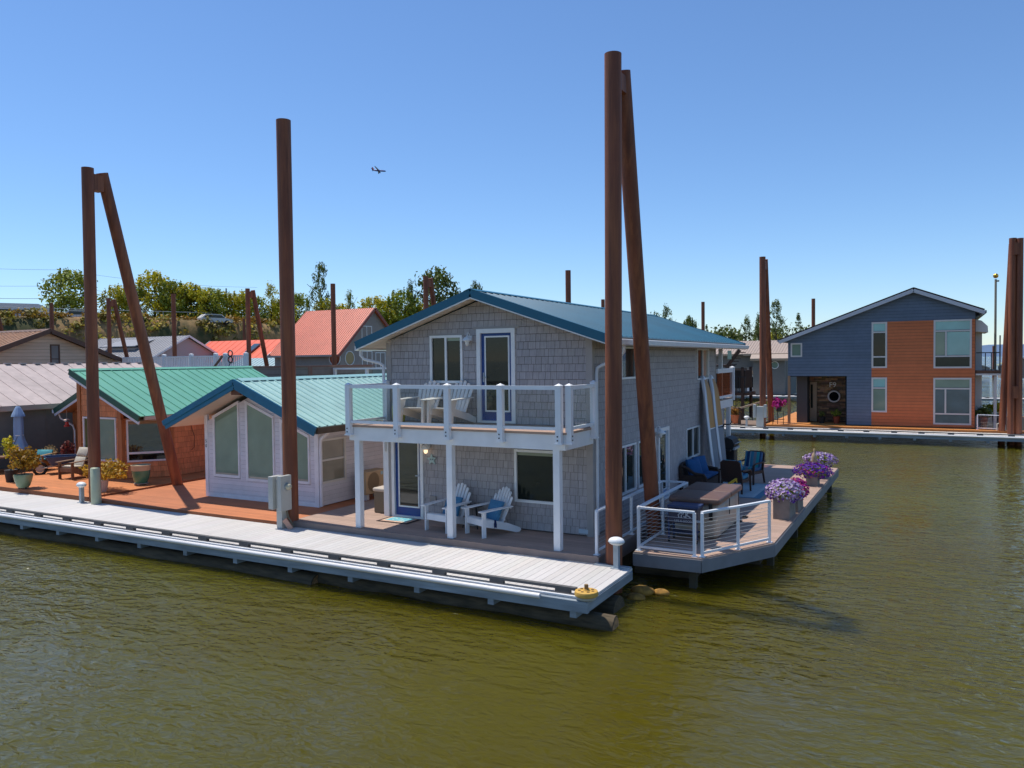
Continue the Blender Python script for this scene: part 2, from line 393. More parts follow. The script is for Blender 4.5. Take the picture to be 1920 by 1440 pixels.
# ------------------------------------------------------------------ water, land
def make_water():
    m = bpy.data.materials.new('river_water'); m.use_nodes = True; t = m.node_tree; b = t.nodes['Principled BSDF']
    tc = t.nodes.new('ShaderNodeTexCoord')
    def nz(scale, rot, stretch, det, rough=0.55, dist=0.0):
        mp = t.nodes.new('ShaderNodeMapping'); mp.inputs['Rotation'].default_value = (0, 0, R(rot)); mp.inputs['Scale'].default_value = stretch
        n = t.nodes.new('ShaderNodeTexNoise'); n.inputs['Scale'].default_value = scale; n.inputs['Detail'].default_value = det; n.inputs['Roughness'].default_value = rough
        n.inputs['Distortion'].default_value = dist
        t.links.new(tc.outputs['Object'], mp.inputs['Vector']); t.links.new(mp.outputs[0], n.inputs['Vector']); return n.outputs[0]
    murk = nz(0.09, 20, (1, 1, 1), 3)
    mr = t.nodes.new('ShaderNodeMapRange'); mr.inputs['From Min'].default_value = 0.35; mr.inputs['From Max'].default_value = 0.65; t.links.new(murk, mr.inputs['Value'])
    mx = t.nodes.new('ShaderNodeMix'); mx.data_type = 'RGBA'; mx.inputs['A'].default_value = (0.080, 0.066, 0.004, 1); mx.inputs['B'].default_value = (0.088, 0.084, 0.007, 1)
    t.links.new(mr.outputs[0], mx.inputs['Factor']); t.links.new(mx.outputs['Result'], b.inputs['Base Color'])
    b.inputs['Roughness'].default_value = 0.04; b.inputs['IOR'].default_value = 1.333
    b.inputs['Subsurface Weight'].default_value = 1.0; b.inputs['Subsurface Radius'].default_value = (1, 1, 1); b.inputs['Subsurface Scale'].default_value = 6.0
    a1 = nz(1.4, 62, (1.0, 2.2, 1), 2, 0.5, 0.4); a2 = nz(4.2, 52, (1.0, 1.9, 1), 2, 0.5, 0.6); a3 = nz(0.28, 40, (1, 1.5, 1), 2); gust = nz(0.11, -15, (1, 1.6, 1), 3)
    def comb(x, y, k):
        q = t.nodes.new('ShaderNodeMath'); q.operation = 'MULTIPLY_ADD'; q.inputs[1].default_value = k; t.links.new(y, q.inputs[0])
        if x is None: q.inputs[2].default_value = 0
        else: t.links.new(x, q.inputs[2])
        return q.outputs[0]
    h = comb(None, a1, 1.0); h = comb(h, a2, 0.5); h = comb(h, a3, 1.2)
    gm = t.nodes.new('ShaderNodeMapRange'); gm.inputs['From Min'].default_value = 0.35; gm.inputs['From Max'].default_value = 0.68
    gm.inputs['To Min'].default_value = 0.35; gm.inputs['To Max'].default_value = 1.1; t.links.new(gust, gm.inputs['Value'])
    bp = t.nodes.new('ShaderNodeBump'); bp.inputs['Distance'].default_value = 0.13; t.links.new(h, bp.inputs['Height']); t.links.new(gm.outputs[0], bp.inputs['Strength'])
    t.links.new(bp.outputs[0], b.inputs['Normal'])
    g = MB(); g.add([(-4000, -3000, 0), (4000, -3000, 0), (4000, 6000, 0), (-4000, 6000, 0)], [(0, 1, 2, 3)])
    o = g.build('water', m); tag(o, 'murky olive green river water with small ripples around the docks', None, None, 'structure')
make_water()

DRYSOIL = mat('bank_soil', (0.30, 0.175, 0.07), 0.95, nz=0.35, ns=0.35, nz2=0.3, streak=((0.055, 0.06, 0.018), 0.22, 0.42, 0.6), bump=0.6, bs=1.5)
def bank_x(y):                                # foot line of the levee as y grows
    pts = [(-40, -104), (40, -101), (58, -95), (75, -87.5), (100, -84.5), (135, -80), (175, -60), (205, -42), (225, -15), (240, 8)]
    for (y0, x0), (y1, x1) in zip(pts, pts[1:]):
        if y0 <= y <= y1: return x0 + (x1 - x0) * (y - y0) / (y1 - y0)
    return pts[-1][1]
def bank_h(y): return 10.7 if y < 85 else (10.7 - (y - 85) * 0.055 if y < 140 else max(6.0, 7.7 - (y - 140) * 0.03))
bnk = MB(); rows = []
ys = [-40 + i * 4 for i in range(71)]
prof = [(6, -1.5), (3.5, 0.02), (2.6, 0.12), (1.8, 0.3), (1.0, 0.55), (0.2, 0.8), (-1.0, 0.96), (-3, 1.0), (-9, 1.0), (-40, 1.0), (-600, 1.02)]
for y in ys:
    row = []
    for k, (dx, hf) in enumerate(prof):
        n = mnoise.noise(Vector((dx * .3, y * .12, 3.1)))
        row.append((bank_x(y) + dx * (1.0 if dx > -5 else 1.0) + (n * 1.2 if 0 < k < 7 else 0), y if dx > -100 else y + (y - 60) * 1.0, hf * bank_h(y) + (n * .5 if 0 < k < 8 else 0) if hf > 0 else -1.5))
    rows.append(row)
vs_ = [q for r_ in rows for q in r_]; K = len(prof)
bnk.add(vs_, [(i * K + k, (i + 1) * K + k, (i + 1) * K + k + 1, i * K + k + 1) for i in range(len(rows) - 1) for k in range(K - 1)])
tag(bnk.build('terrain', DRYSOIL, smooth=60), 'dry grassy river levee rising behind the floating homes', None, None, 'structure')

HILLM = mat('far_hill_haze_blue', (0.10, 0.16, 0.26), 0.95, nz=0.15, ns=0.01)  # distance haze put into the hill colour as blue
hl = MB(); hv = []; n = 60
for i in range(n + 1):
    x = -900 + i * 45.0; z = 34 + 9 * mnoise.noise(Vector((i * .21, 0, 0))) + 6 * mnoise.noise(Vector((i * .6, 2, 0)))
    hv += [(x, 2850 + 60 * math.sin(i * .3), -2), (x, 3000, z), (x, 3400, z + 6), (x, 3800, -2)]
hl.add(hv, [(4 * i + k, 4 * i + 4 + k, 4 * i + 5 + k, 4 * i + 1 + k) for i in range(n) for k in range(3)])
tag(hl.build('hills', HILLM, smooth=60), 'low hills tinted haze blue on the far horizon across the river', None, None, 'structure')

# ------------------------------------------------------------------ foliage
def leaf_mat(name, col, trans=0.35): return mat(name, col, 0.6, var=True, trans=trans)
LEAF = leaf_mat('leaf_green', (0.27, 0.31, 0.028)); LEAFY = leaf_mat('leaf_yellow_green', (0.52, 0.46, 0.02)); LEAFD = leaf_mat('leaf_dark', (0.14, 0.175, 0.032))
BUSHM = leaf_mat('bank_bush', (0.40, 0.32, 0.055)); YLEAF = leaf_mat('leaf_golden', (0.50, 0.29, 0.02)); OLEAF = leaf_mat('leaf_amber', (0.40, 0.22, 0.015))
REDLEAF = leaf_mat('leaf_red', (0.22, 0.045, 0.035)); BARK = mat('tree_bark', (0.07, 0.05, 0.035), 0.9, nz=0.3, stretch=(4, 4, 1))
def leaves(mb, c, rad, n, size, flat=1.0, lo=0.6, hi=1.4, hue=0.12, rnd=random, squash=1.0):
    mb.leafy = True
    for _ in range(n):
        d = Vector((rnd.gauss(0, 1), rnd.gauss(0, 1), rnd.gauss(0, 1))); d.normalize(); rr = rnd.random() ** 0.4
        p = Vector(c) + Vector((d.x * rad[0], d.y * rad[1], d.z * rad[2])) * rr
        nrm = (d + Vector((rnd.gauss(0, .7), rnd.gauss(0, .7), rnd.gauss(0, .7) + 0.35))).normalized()
        a = nrm.orthogonal().normalized(); a.rotate(Quaternion(nrm, rnd.uniform(0, 6.28))); b = nrm.cross(a)
        s1 = size * rnd.uniform(.6, 1.3); s2 = s1 * 0.55 * flat
        mb.var(lo, hi, hue)
        mb.add([p - a * s1, p + b * s2, p + a * s1, p - b * s2], [(0, 1, 2, 3)])
def tree_mesh(kind, h, r, seed):
    rn = random.Random(seed); cr = MB(); tk = MB()
    tk.cyl((0, 0, -.4), (0.05 * h, 0, h * .45), .035 * h, .018 * h, 8)
    for i in range(9):
        a = rn.uniform(0, 6.28); z = h * rn.uniform(.15, .55); l = r * rn.uniform(.5, .95)
        tk.cyl((0.03 * h, 0, z), (math.cos(a) * l, math.sin(a) * l, z + h * rn.uniform(.15, .4)), .011 * h, .004 * h, 5, False)
    if kind == 'bushy':
        for i in range(46):
            t = rn.random(); z = h * (.12 + .78 * t); rr = r * math.sqrt(max(.05, 1 - ((t - .38) / .66) ** 2)) * rn.uniform(.35, 1.0); a = rn.uniform(0, 6.28)
            s = rn.uniform(.10, .19) * h; b0 = rn.uniform(.62, 1.3)
            leaves(cr, (math.cos(a) * rr, math.sin(a) * rr, z), (s, s, s * 1.25), 46, h * .034, 1, b0 * .75, b0 * 1.2, .10, rn)
        for i in range(16):
            a = rn.uniform(0, 6.28); rr = r * rn.uniform(.1, .8); z0 = h * (.95 - .35 * (rr / r) ** 2)
            leaves(cr, (math.cos(a) * rr, math.sin(a) * rr, z0), (.035 * h, .035 * h, .13 * h), 30, h * .03, 1, .7, 1.25, .1, rn)
    elif kind == 'tall':
        for i in range(60):
            t = rn.random(); z = h * (.15 + .85 * t); rr = r * (1.05 - .85 * t) * rn.uniform(.2, 1.0); a = rn.uniform(0, 6.28)
            s = rn.uniform(.05, .10) * h; b0 = rn.uniform(.6, 1.3)
            leaves(cr, (math.cos(a) * rr, math.sin(a) * rr, z), (s, s, s * 1.1), 30, h * .022, 1, b0 * .75, b0 * 1.2, .10, rn)
    else:   # conifer
        for i in range(90):
            t = rn.random() ** .8; z = h * (.08 + .92 * t); rr = r * (1.0 - t) * rn.uniform(.3, 1.0) + .02; a = rn.uniform(0, 6.28)
            leaves(cr, (math.cos(a) * rr, math.sin(a) * rr, z), (.16 * r + .05, .16 * r + .05, .02 * h), 24, h * .024, .6, .5, 1.2, .08, rn)
    return cr, tk
TREE_PROTO = {}
def tree(name, label, loc, h, r, kind, lm, seed, rz=0, group='trees on the levee'):
    key = (kind, lm.name, seed)
    if key not in TREE_PROTO:
        t = thing(name, label, 'tree', (0, 0, 0), group)
        cr, tk = tree_mesh(kind, 6.0, 3.0, seed); cr.build('crown', lm, t); tk.build('trunk', BARK, t); TREE_PROTO[key] = t
    else:
        t = dup(TREE_PROTO[key], (0, 0, 0), 0, label); t.name = name
    t.location = loc; t.rotation_euler = (0, 0, R(rz)); t.scale = (r / 3.0, r / 3.0, h / 6.0); t['group'] = group
    return t

# ================================================================== MAIN HOUSE
H = thing('grey_house', 'two storey grey shingled floating home with blue metal roof and front balcony', 'house', (-9.29, 21.5, 0.67))
F, XR, XL = 15.68, -6.53, -12.04
RZ, EZ, RIDX = 6.17, 5.04, -9.29
def gable_line(x0, z0, slope): return None
# backing volume (behind the shingles)
g = MB()
prof = [(XL + .06, .6), (XR - .06, .6), (XR - .06, 5.0), (RIDX, 5.92), (XL + .06, 5.0)]
g.prism([(x, F + .05, z) for x, z in prof], (0, 10.8, 0))
g.box(XL + .06, XR - .06, F + 10.85, 27.66, .6, 2.95)
hb = g.build('wall_core', BACKDARK, H)
# front facade
lines = [(0.332, -1, 5.97 - 0.332 * RIDX), (-0.332, -1, 5.97 + 0.332 * RIDX)]
holes = [(-9.42, -8.40, 3.1, 5.285), (-10.75, -9.81, 4.015, 5.17), (-8.46, -7.30, 1.30, 2.52), (-11.98, -10.99, .6, 2.72)]
lines = [(0.332, -1, 5.97 + 0.332 * 9.29), (-0.332, -1, 5.97 - 0.332 * 9.29)]
g = MB(); siding(g, 'y', F, XL + .12, XR - .13, .69, 6.0, .171, .09, .21, holes, lines); g.build('front_wall', SHING, H)
# right side wall
holes = [(16.85, 18.46, 1.29, 2.49), (18.60, 20.02, 1.29, 2.49), (20.22, 21.18, .6, 2.66), (22.94, 24.48, 1.49, 2.45), (16.85, 18.52, 4.05, 4.86), (24.18, 25.62, 3.85, 4.86)]
g = MB(); siding(g, 'x', XR, F + .12, 26.50, 2.90, 5.02, .171, .09, .21, holes); siding(g, 'x', XR, F + .12, 27.68, .69, 2.90, .171, .09, .21, holes)
g.build('side_wall', SHING, H)
g = MB(); siding(g, 'X', XL, F + .12, 27.6, .69, 5.0, .171, .09, .21); g.build('left_wall', SHING, H)
g = MB()
wbox(g, 'y', F, XR - .13, XR + .022, .66, 5.02, -.05, .022); wbox(g, 'x', XR, F + .001, F + .12, .66, 5.02, -.05, .024)
wbox(g, 'y', F, XL - .022, XL + .12, .66, 5.02, -.05, .022)
wbox(g, 'x', XR, 26.50, 26.56, 2.9, 4.95, -.05, .022); wbox(g, 'x', XR, 27.66, 27.72, .66, 2.8, -.05, .022)
wbox(g, 'y', F, -9.52, -8.30, 5.285, 5.34, -.02, .02); wbox(g, 'y', F, -10.80, -9.76, 5.17, 5.21, -.02, .015)
g.build('corner_trim', GREYTRIM, H)
# roof
OH = 3.36; Y0, Y1 = 15.2, 28.4
roof = MB()
ribbed(roof, (RIDX, Y0, RZ), (RIDX, Y1, RZ), (OH, 0, EZ - RZ), 44, .030, .015)
ribbed(roof, (RIDX, Y0, RZ), (RIDX, Y1, RZ), (-OH, 0, EZ - RZ), 44, .030, .015)
roof_o = roof.build('roof', BLUEROOF, H)
sl = (EZ - RZ) / OH
rf = MB()
for sgn in (-1, 1):
    for yy in (Y0 - .012, Y1 + .012):
        rf.bar((RIDX, yy, RZ - .075), (RIDX + sgn * OH, yy, EZ - .075), .03, .19)
rf.prism([(RIDX - .17, Y0 - .05, RZ - .03), (RIDX, Y0 - .05, RZ + .028), (RIDX + .17, Y0 - .05, RZ - .03), (RIDX, Y0 - .05, RZ + .010)], (0, Y1 - Y0 + .1, 0))
rf.build('rake_fascia', BLUEROOF, roof_o)
rw = MB()
for sgn in (-1, 1):
    rw.bar((RIDX, Y0 - .005, RZ - .186), (RIDX + sgn * OH, Y0 - .005, EZ - .186), .035, .03)
    rw.bar((RIDX, Y0 + .012, RZ + .018), (RIDX + sgn * OH, Y0 + .012, EZ + .018), .03, .008)
rw.build('rake_trim', TRIMW, roof_o)
sf = MB()
for sgn in (-1, 1):
    for yy in (Y0 + .03, ):
        n = 16
        for i in range(n):       # soffit boards run along the overhang
            a, b = OH * i / n + .004, OH * (i + 1) / n - .004
            sf.add([(RIDX + sgn * a, yy, RZ - .155 + sl * a), (RIDX + sgn * b, yy, RZ - .155 + sl * b), (RIDX + sgn * b, F + .04, RZ - .155 + sl * b), (RIDX + sgn * a, F + .04, RZ - .155 + sl * a)], [(0, 1, 2, 3)])
    sf.add([(RIDX + sgn * 2.72, F + .04, RZ - .155 + sl * 2.72), (RIDX + sgn * (OH - .01), F + .04, RZ - .155 + sl * OH), (RIDX + sgn * (OH - .01), Y1 - .03, RZ - .155 + sl * OH), (RIDX + sgn * 2.72, Y1 - .03, RZ - .155 + sl * 2.72)], [(0, 1, 2, 3)])
    sf.box(RIDX + sgn * OH - (.02 if sgn > 0 else 0), RIDX + sgn * OH + (.0 if sgn > 0 else .02), Y0 + .02, Y1 - .02, EZ - .18, EZ - .045)
sf.build('soffit', SOFFIT, roof_o)
for sgn in (-1, 1):
    gt = MB(); xe = RIDX + sgn * OH
    xa, xb = (xe + .004, xe + .125) if sgn > 0 else (xe - .125, xe - .004)
    gt.prism([(xa, Y0 + .1, 4.835), (xb, Y0 + .1, 4.86), (xb + .012 * sgn, Y0 + .1, 4.965), (xb, Y0 + .1, 4.972), (xa, Y0 + .1, 4.955)], (0, Y1 - Y0 - .05, 0))
    gt.build('gutter', GUTTER, roof_o)
dsp = MB()
dsp.tube([(-5.89, 15.95, 4.84), (-5.89, 15.93, 4.70), (-6.0, 15.92, 4.55), (-6.36, 15.86, 4.42), (-6.46, 15.82, 4.36), (-6.475, 15.81, 4.22), (-6.475, 15.81, .70)], .038, 10)
dsp.tube([(-12.68, 15.42, 4.84), (-12.68, 15.42, 4.72), (-12.6, 15.45, 4.62), (-12.2, 15.56, 4.52), (-12.12, 15.60, 4.46), (-12.115, 15.61, 4.36), (-12.115, 15.61, 2.3)], .038, 10)
dsp.build('downspout', GUTTER, H, smooth=50)

# windows of the main house
window(H, 'y', F, -10.745, -9.815, 4.02, 5.165, vs=[(-10.29, 4.07, 5.12)], panes=[(-10.69, -10.31, 4.07, 5.12, PDARK), (-10.27, -9.87, 4.07, 5.03, PDARK), (-10.27, -9.87, 5.03, 5.12, PGREEN)], fw=.06)
window(H, 'y', F, -8.455, -7.305, 1.305, 2.515, panes=[(-8.39, -7.37, 1.365, 2.38, PDARK), (-8.39, -7.37, 2.38, 2.46, pane_mat('pane_blind', (.27, .30, .22)))], fw=.06)
REFLT = pane_mat('pane_side_glass', (.030, .036, .030), 0.02, 1.7, .3)
window(H, 'x', XR, 16.86, 18.45, 1.30, 2.48, vs=[(17.72, 1.35, 2.43)], panes=[(16.91, 17.70, 1.35, 2.43, PDARK), (17.74, 18.40, 1.35, 2.43, REFLT)], fw=.05)
window(H, 'x', XR, 18.61, 20.01, 1.30, 2.48, vs=[(19.3, 1.35, 2.43)], panes=[(18.66, 19.28, 1.35, 2.43, REFLT), (19.32, 19.96, 1.35, 2.43, PDARK)], fw=.05)
window(H, 'x', XR, 22.95, 24.47, 1.50, 2.44, vs=[(23.70, 1.55, 2.39)], panes=[(23.0, 23.68, 1.55, 2.39, PDARK), (23.72, 24.42, 1.55, 2.39, REFLT)], fw=.05)
window(H, 'x', XR, 16.86, 18.51, 4.06, 4.85, vs=[(17.5, 4.1, 4.8)], panes=[(16.91, 17.48, 4.11, 4.80, REFLT), (17.52, 18.46, 4.11, 4.80, REFLT)], fw=.05)
window(H, 'x', XR, 24.19, 25.61, 3.86, 4.85, vs=[(24.88, 3.9, 4.8)], panes=[(24.24, 24.86, 3.91, 4.80, PDARK), (24.90, 25.56, 3.91, 4.80, PCREAM)], fw=.05)
# doors
def glazed_door(axis, c, u0, u1, z0, z1, leaf, hinge_left, glass=PDARK, storm=True, fw=.1):
    f = MB()
    wbox(f, axis, c, u0, u0 + fw, z0, z1, -.06, .04); wbox(f, axis, c, u1 - fw, u1, z0, z1, -.06, .04); wbox(f, axis, c, u0 + fw, u1 - fw, z1 - fw, z1, -.06, .042)
    wbox(f, axis, c, u0 + fw, u1 - fw, z0, z0 + .05, -.06, .05)
    d = f.build('door', TRIMW, H)
    a, b, e, h = u0 + fw, u1 - fw, z0 + .05, z1 - fw
    s = MB(); wbox(s, axis, c, a, b, e, h, -.055, -.025); s.build('door_leaf', leaf, d)
    s = MB(); ga, gb, gc, gd = a + .13, b - .10, e + .24, h - .10
    for (p, q, r_, t_) in ((ga - .035, ga, gc, gd), (gb, gb + .035, gc, gd), (ga - .035, gb + .035, gc - .035, gc), (ga - .035, gb + .035, gd, gd + .035)): wbox(s, axis, c, p, q, r_, t_, -.026, -.004)
    s.build('glass_frame', TRIMW, d)
    s = MB(); wbox(s, axis, c, ga, gb, gc, gd, -.024, -.015); s.build('pane', glass, d)
    s = MB(); hu = a + .055 if hinge_left else b - .055
    wbox(s, axis, c, hu - .018, hu + .018, z0 + .95, z0 + 1.17, -.026, -.012); wbox(s, axis, c, hu - .012, hu + .10 * (1 if hinge_left else -1), z0 + 1.05, z0 + 1.075, .01, .03)
    wbox(s, axis, c, hu - .012, hu + .012, z0 + 1.05, z0 + 1.075, -.03, .03)
    s.build('handle', GALV, d); return d
glazed_door('y', F, -9.42, -8.40, 3.10, 5.285, BLUEDOOR, True)
glazed_door('y', F, -11.95, -10.99, .67, 2.74, BLUEDOOR, False, pane_mat('pane_entry', (.045, .040, .028), .02, 1.7, .2), fw=.085)
glazed_door('x', XR, 20.22, 21.18, .67, 2.66, mat('pale_blue_door', (.20, .33, .52), .45), True, REFLT)
g = MB(); wbox(g, 'y', F, -12.19, -12.03, .67, 2.72, -.05, .05); g.build('entry_trim', TRIMW, H)
# wall lamps : gooseneck with bell shade
def wall_lamp(axis, c, u, z, lit=False):
    b = MB(); wbox(b, axis, c, u - .05, u + .05, z - .02, z + .09, .0, .035)
    q = lambda o, zz: P3(axis, c, u, zz, o)
    b.tube([q(.03, z + .05), q(.05, z + .12), q(.09, z + .16), q(.14, z + .14), q(.15, z + .07)], .011, 8)
    o = b.build('wall_lamp', TRIMW, H, smooth=50)
    s = MB(); p = q(.15, 0); s.lathe(p[0], p[1], [(.02, z + .08), (.04, z + .06), (.085, z + .03), (.12, z - .01), (.125, z - .03), (.06, z - .035), (.06, z - .06)], 20); s.build('lamp_shade', TRIMW, o, smooth=50)
    s = MB(); s.lathe(p[0], p[1], [(.045, z - .05), (.05, z - .08), (.048, z - .12), (.03, z - .15), (0, z - .158)], 16)
    s.build('lamp_globe', mat('lit_globe', (1, .72, .42), .4, emit=1.1) if lit else mat('globe_white', (.78, .76, .72), .25), o, smooth=60)
wall_lamp('y', F, -9.60, 5.05); wall_lamp('y', F, -10.82, 2.47, True); wall_lamp('x', XR, 20.0, 2.60); wall_lamp('x', XR, 26.0, 2.55)
g = MB(); wbox(g, 'y', F, -6.86, -6.64, .73, .82, 0, .03); g.build('crawl_vent', mat('vent_pale', (.5, .58, .62), .5), H)
g = MB(); wbox(g, 'y', F, -10.80, -10.62, 1.14, 1.27, 0, .05); wbox(g, 'y', F, -10.76, -10.70, 1.05, 1.15, 0, .04); g.build('power_outlet', mat('outlet_grey', (.32, .29, .26), .6), H)
# front balcony
b = MB(); b.box(-12.06, -6.50, 14.205, 14.26, 2.72, 3.035); b.box(-12.06, -12.01, 14.26, F - .02, 2.72, 3.035); b.box(-6.55, -6.50, 14.26, F - .02, 2.72, 3.035)
b.box(-12.01, -6.55, 14.26, F - .02, 2.90, 2.94)
balc = b.build('balcony', WHITE, H)
b = MB(); deck_boards(b, [(-12.09, 14.17), (-6.47, 14.17), (-6.47, F - .01), (-12.09, F - .01)], 'x', .14, 3.085, .045); b.build('balcony_floor', TANDECK, balc)
for x in (-11.85, -9.29, -6.71):
    b = MB(); b.box(x - .072, x + .072, 14.21, 14.354, .672, 2.722); b.build('support_post', WHITE, balc)
def rail_post(mb, x, y, z0, z1, s=.062):
    mb.box(x - s, x + s, y - s, y + s, z0, z1)
    mb.add([(x - s - .01, y - s - .01, z1), (x + s + .01, y - s - .01, z1), (x + s + .01, y + s + .01, z1), (x - s - .01, y + s + .01, z1), (x, y, z1 + .045)], [(0, 1, 4), (1, 2, 4), (2, 3, 4), (3, 0, 4), (3, 2, 1, 0)])
BOLT = mat('dark_bolt', (.03, .035, .045), .5)
px = [-12.0, -10.62, -9.26, -7.94, -6.60]
for x in px + [-6.435]:
    y = 14.135 if x != -6.435 else 14.27
    b = MB(); rail_post(b, x, y, 2.875, 4.03); b.box(x - .085, x + .085, y - .075, y + .075, 2.845, 2.875)
    p_ = b.build('railing_post', RAILW, balc)
    b = MB()
    for zz in (2.93, 3.01): b.cyl((x - .01, y - .064, zz), (x - .01, y - .075, zz), .016, n=10) if y < 14.2 else b.cyl((x + .064, y, zz), (x + .075, y, zz), .016, n=10)
    b.build('bolt', BOLT, p_)
b = MB(); rail_post(b, -6.435, 15.55, 2.875, 4.06); b.box(-6.52, -6.35, 15.47, 15.63, 2.845, 2.875); b.build('railing_post', RAILW, balc)
b = MB(); rail_post(b, -12.0, 15.55, 3.085, 4.06); b.build('railing_post', RAILW, balc)
for a, c in zip(px, px[1:]):
    b = MB(); b.box(a + .062, c - .062, 14.10, 14.17, 3.945, 4.025); b.build('top_rail', RAILW, balc)
    b = MB(); b.box(a + .062, c - .062, 14.11, 14.16, 3.13, 3.19); b.build('bottom_rail', RAILW, balc)
    b = MB(); b.box(a + .07, c - .07, 14.131, 14.139, 3.19, 3.945); b.build('glass_panel', CLEAR, balc)
for x in (-6.435, -12.0):
    ya = 14.33 if x > -8 else 14.2
    b = MB(); b.box(x - .035, x + .035, ya, 15.49, 3.945, 4.025); b.build('top_rail', RAILW, balc)
    b = MB(); b.box(x - .025, x + .025, ya, 15.49, 3.13, 3.19); b.build('bottom_rail', RAILW, balc)
    b = MB(); b.box(x - .004, x + .004, ya + .01, 15.48, 3.19, 3.945); b.build('glass_panel', CLEAR, balc)
# rear balcony
b = MB(); b.box(-12.0, -6.49, 26.60, 29.0, 2.78, 3.06); bb = b.build('rear_balcony', WHITE, H)
b = MB(); b.box(-12.02, -6.47, 26.58, 29.03, 3.062, 3.10); b.build('balcony_floor', TANFASC, bb)
b = MB(); b.box(-6.62, -6.48, 28.44, 28.58, .67, 2.79); b.build('support_post', WHITE, bb)
b = MB(); b.box(-6.62, -6.50, 27.36, 27.50, 3.10, 4.86); b.build('roof_post', WHITE, bb)
b = MB(); b.box(-6.54, -6.46, 26.62, 28.86, 4.02, 4.17); b.build('top_rail', RAILW, bb)
b = MB(); rail_post(b, -6.50, 28.94, 3.0, 4.20, .075); b.build('railing_post', RAILW, bb)
b = MB(); b.box(-6.53, -6.47, 26.62, 28.86, 3.14, 3.22); b.build('bottom_rail', RAILW, bb)
b = MB(); b.box(-6.504, -6.496, 26.64, 28.86, 3.22, 4.02); b.build('glass_panel', TINT, bb)

# house deck and side deck, floats
d = thing('front_deck', 'tan composite porch deck around the grey shingled floating home', 'deck', (-9.85, 14.2, .2))
g = MB(); deck_boards(g, [(-13.88, 14.14), (-5.80, 14.14), (-5.80, 28.6), (-13.88, 28.6)], 'x', .14, .668); g.build('deck_boards', TANDECK, d)
g = MB(); g.box(-13.88, -5.80, 14.105, 14.138, .50, .672); g.box(-5.80, -5.765, 14.105, 28.6, .36, .665); g.box(-13.92, -13.882, 14.105, 26, .50, .665); g.build('fascia_board', TANFASC, d)
g = MB(); g.box(-13.8, -5.9, 14.3, 28.4, -.35, .60); g.build('float_base', LOG, d)
sd_ = thing('side_deck', 'tan side deck with a cut corner floating beside the grey house', 'deck', (-4.1, 22, .2))
SP = [(-5.30, 14.84), (-3.95, 14.89), (-2.92, 16.79), (-2.92, 29.13), (-6.1, 29.13), (-5.70, 28.62), (-5.70, 18.65), (-5.30, 18.65)]
g = MB(); deck_boards(g, SP, 'x', .14, .668); g.build('deck_boards', TANDECK, sd_)
g = MB()
ring = SP[:5]
for p, q in zip(ring, ring[1:]): g.bar((p[0], p[1], .510), (q[0], q[1], .510), .045, .245)
g.bar((SP[0][0], SP[0][1], .51), (SP[0][0], 18.6, .51), .045, .245)
g.build('fascia_board', GREYFASC, sd_)
g = MB()
for y in (15.6, 17.6, 20, 23, 26, 28.6):
    g.box(-5.1, -3.25 if y > 17 else -4.2, y, y + .22, .16, .40)
for x, y in ((-3.2, 17.5), (-4.25, 15.1), (-3.15, 20.5), (-3.15, 24), (-3.15, 28)): g.box(x, x + .14, y, y + .14, -.4, .4)
g.build('joist', mat('wet_timber', (.06, .05, .03), .8, nz=.3), sd_)
g = MB()
for y in (15.9, 17.6, 19.5, 22, 24.5, 27): g.cyl((-5.6, y, .02), (-3.35 if y > 17 else -4.3, y + .1, .0), .24, n=14)
g.build('float_log', LOG, sd_, smooth=50)

def cable_rail(name, label, pts, zt, zb=.66, n_cab=9, ends=(True, True), group='white cable railings'):
    t = thing(name, label, 'railing', (pts[0][0], pts[0][1], zb), group)
    for (x, y) in pts:
        m = MB(); m.box(x - .028, x + .028, y - .028, y + .028, zb, zt - .03); m.box(x - .055, x + .055, y - .055, y + .055, zb, zb + .02)
        for k in range(n_cab): m.box(x - .006, x + .006, y - .0295, y - .0275, zb + .14 + k * .075, zb + .155 + k * .075)
        m.build('post', RAILW, t)
    m = MB(); m2 = MB(); m3 = MB()
    for p, q in zip(pts, pts[1:]):
        m.bar((p[0], p[1], zt - .015), (q[0], q[1], zt - .015), .075, .04); m2.bar((p[0], p[1], zb + .085), (q[0], q[1], zb + .085), .03, .045)
        for k in range(n_cab): z = zb + .15 + k * .075; m3.cyl((p[0], p[1], z), (q[0], q[1], z), .0042, n=5, cap=False)
    m.build('top_rail', RAILW, t); m2.build('bottom_rail', RAILW, t); m3.build('cable', mat('steel_cable', (.55, .53, .50), .35, metal=.6), t); return t
cable_rail('deck_railing', 'white cable railing around the cut corner of the side deck by the hot tub', [(-5.25, 18.5), (-5.25, 16.62), (-5.25, 15.0), (-4.10, 14.97)], 1.555)
cable_rail('deck_railing', 'short diagonal white cable railing between cooler and grey planter', [(-3.96, 15.02), (-3.47, 15.93), (-3.02, 16.82)], 1.555)
cable_rail('deck_railing', 'long white cable railing along the house walkway beside the tallest pile', [(-5.87, 14.28), (-5.87, 16.3), (-5.87, 18.48), (-5.30, 18.52)], 1.555)

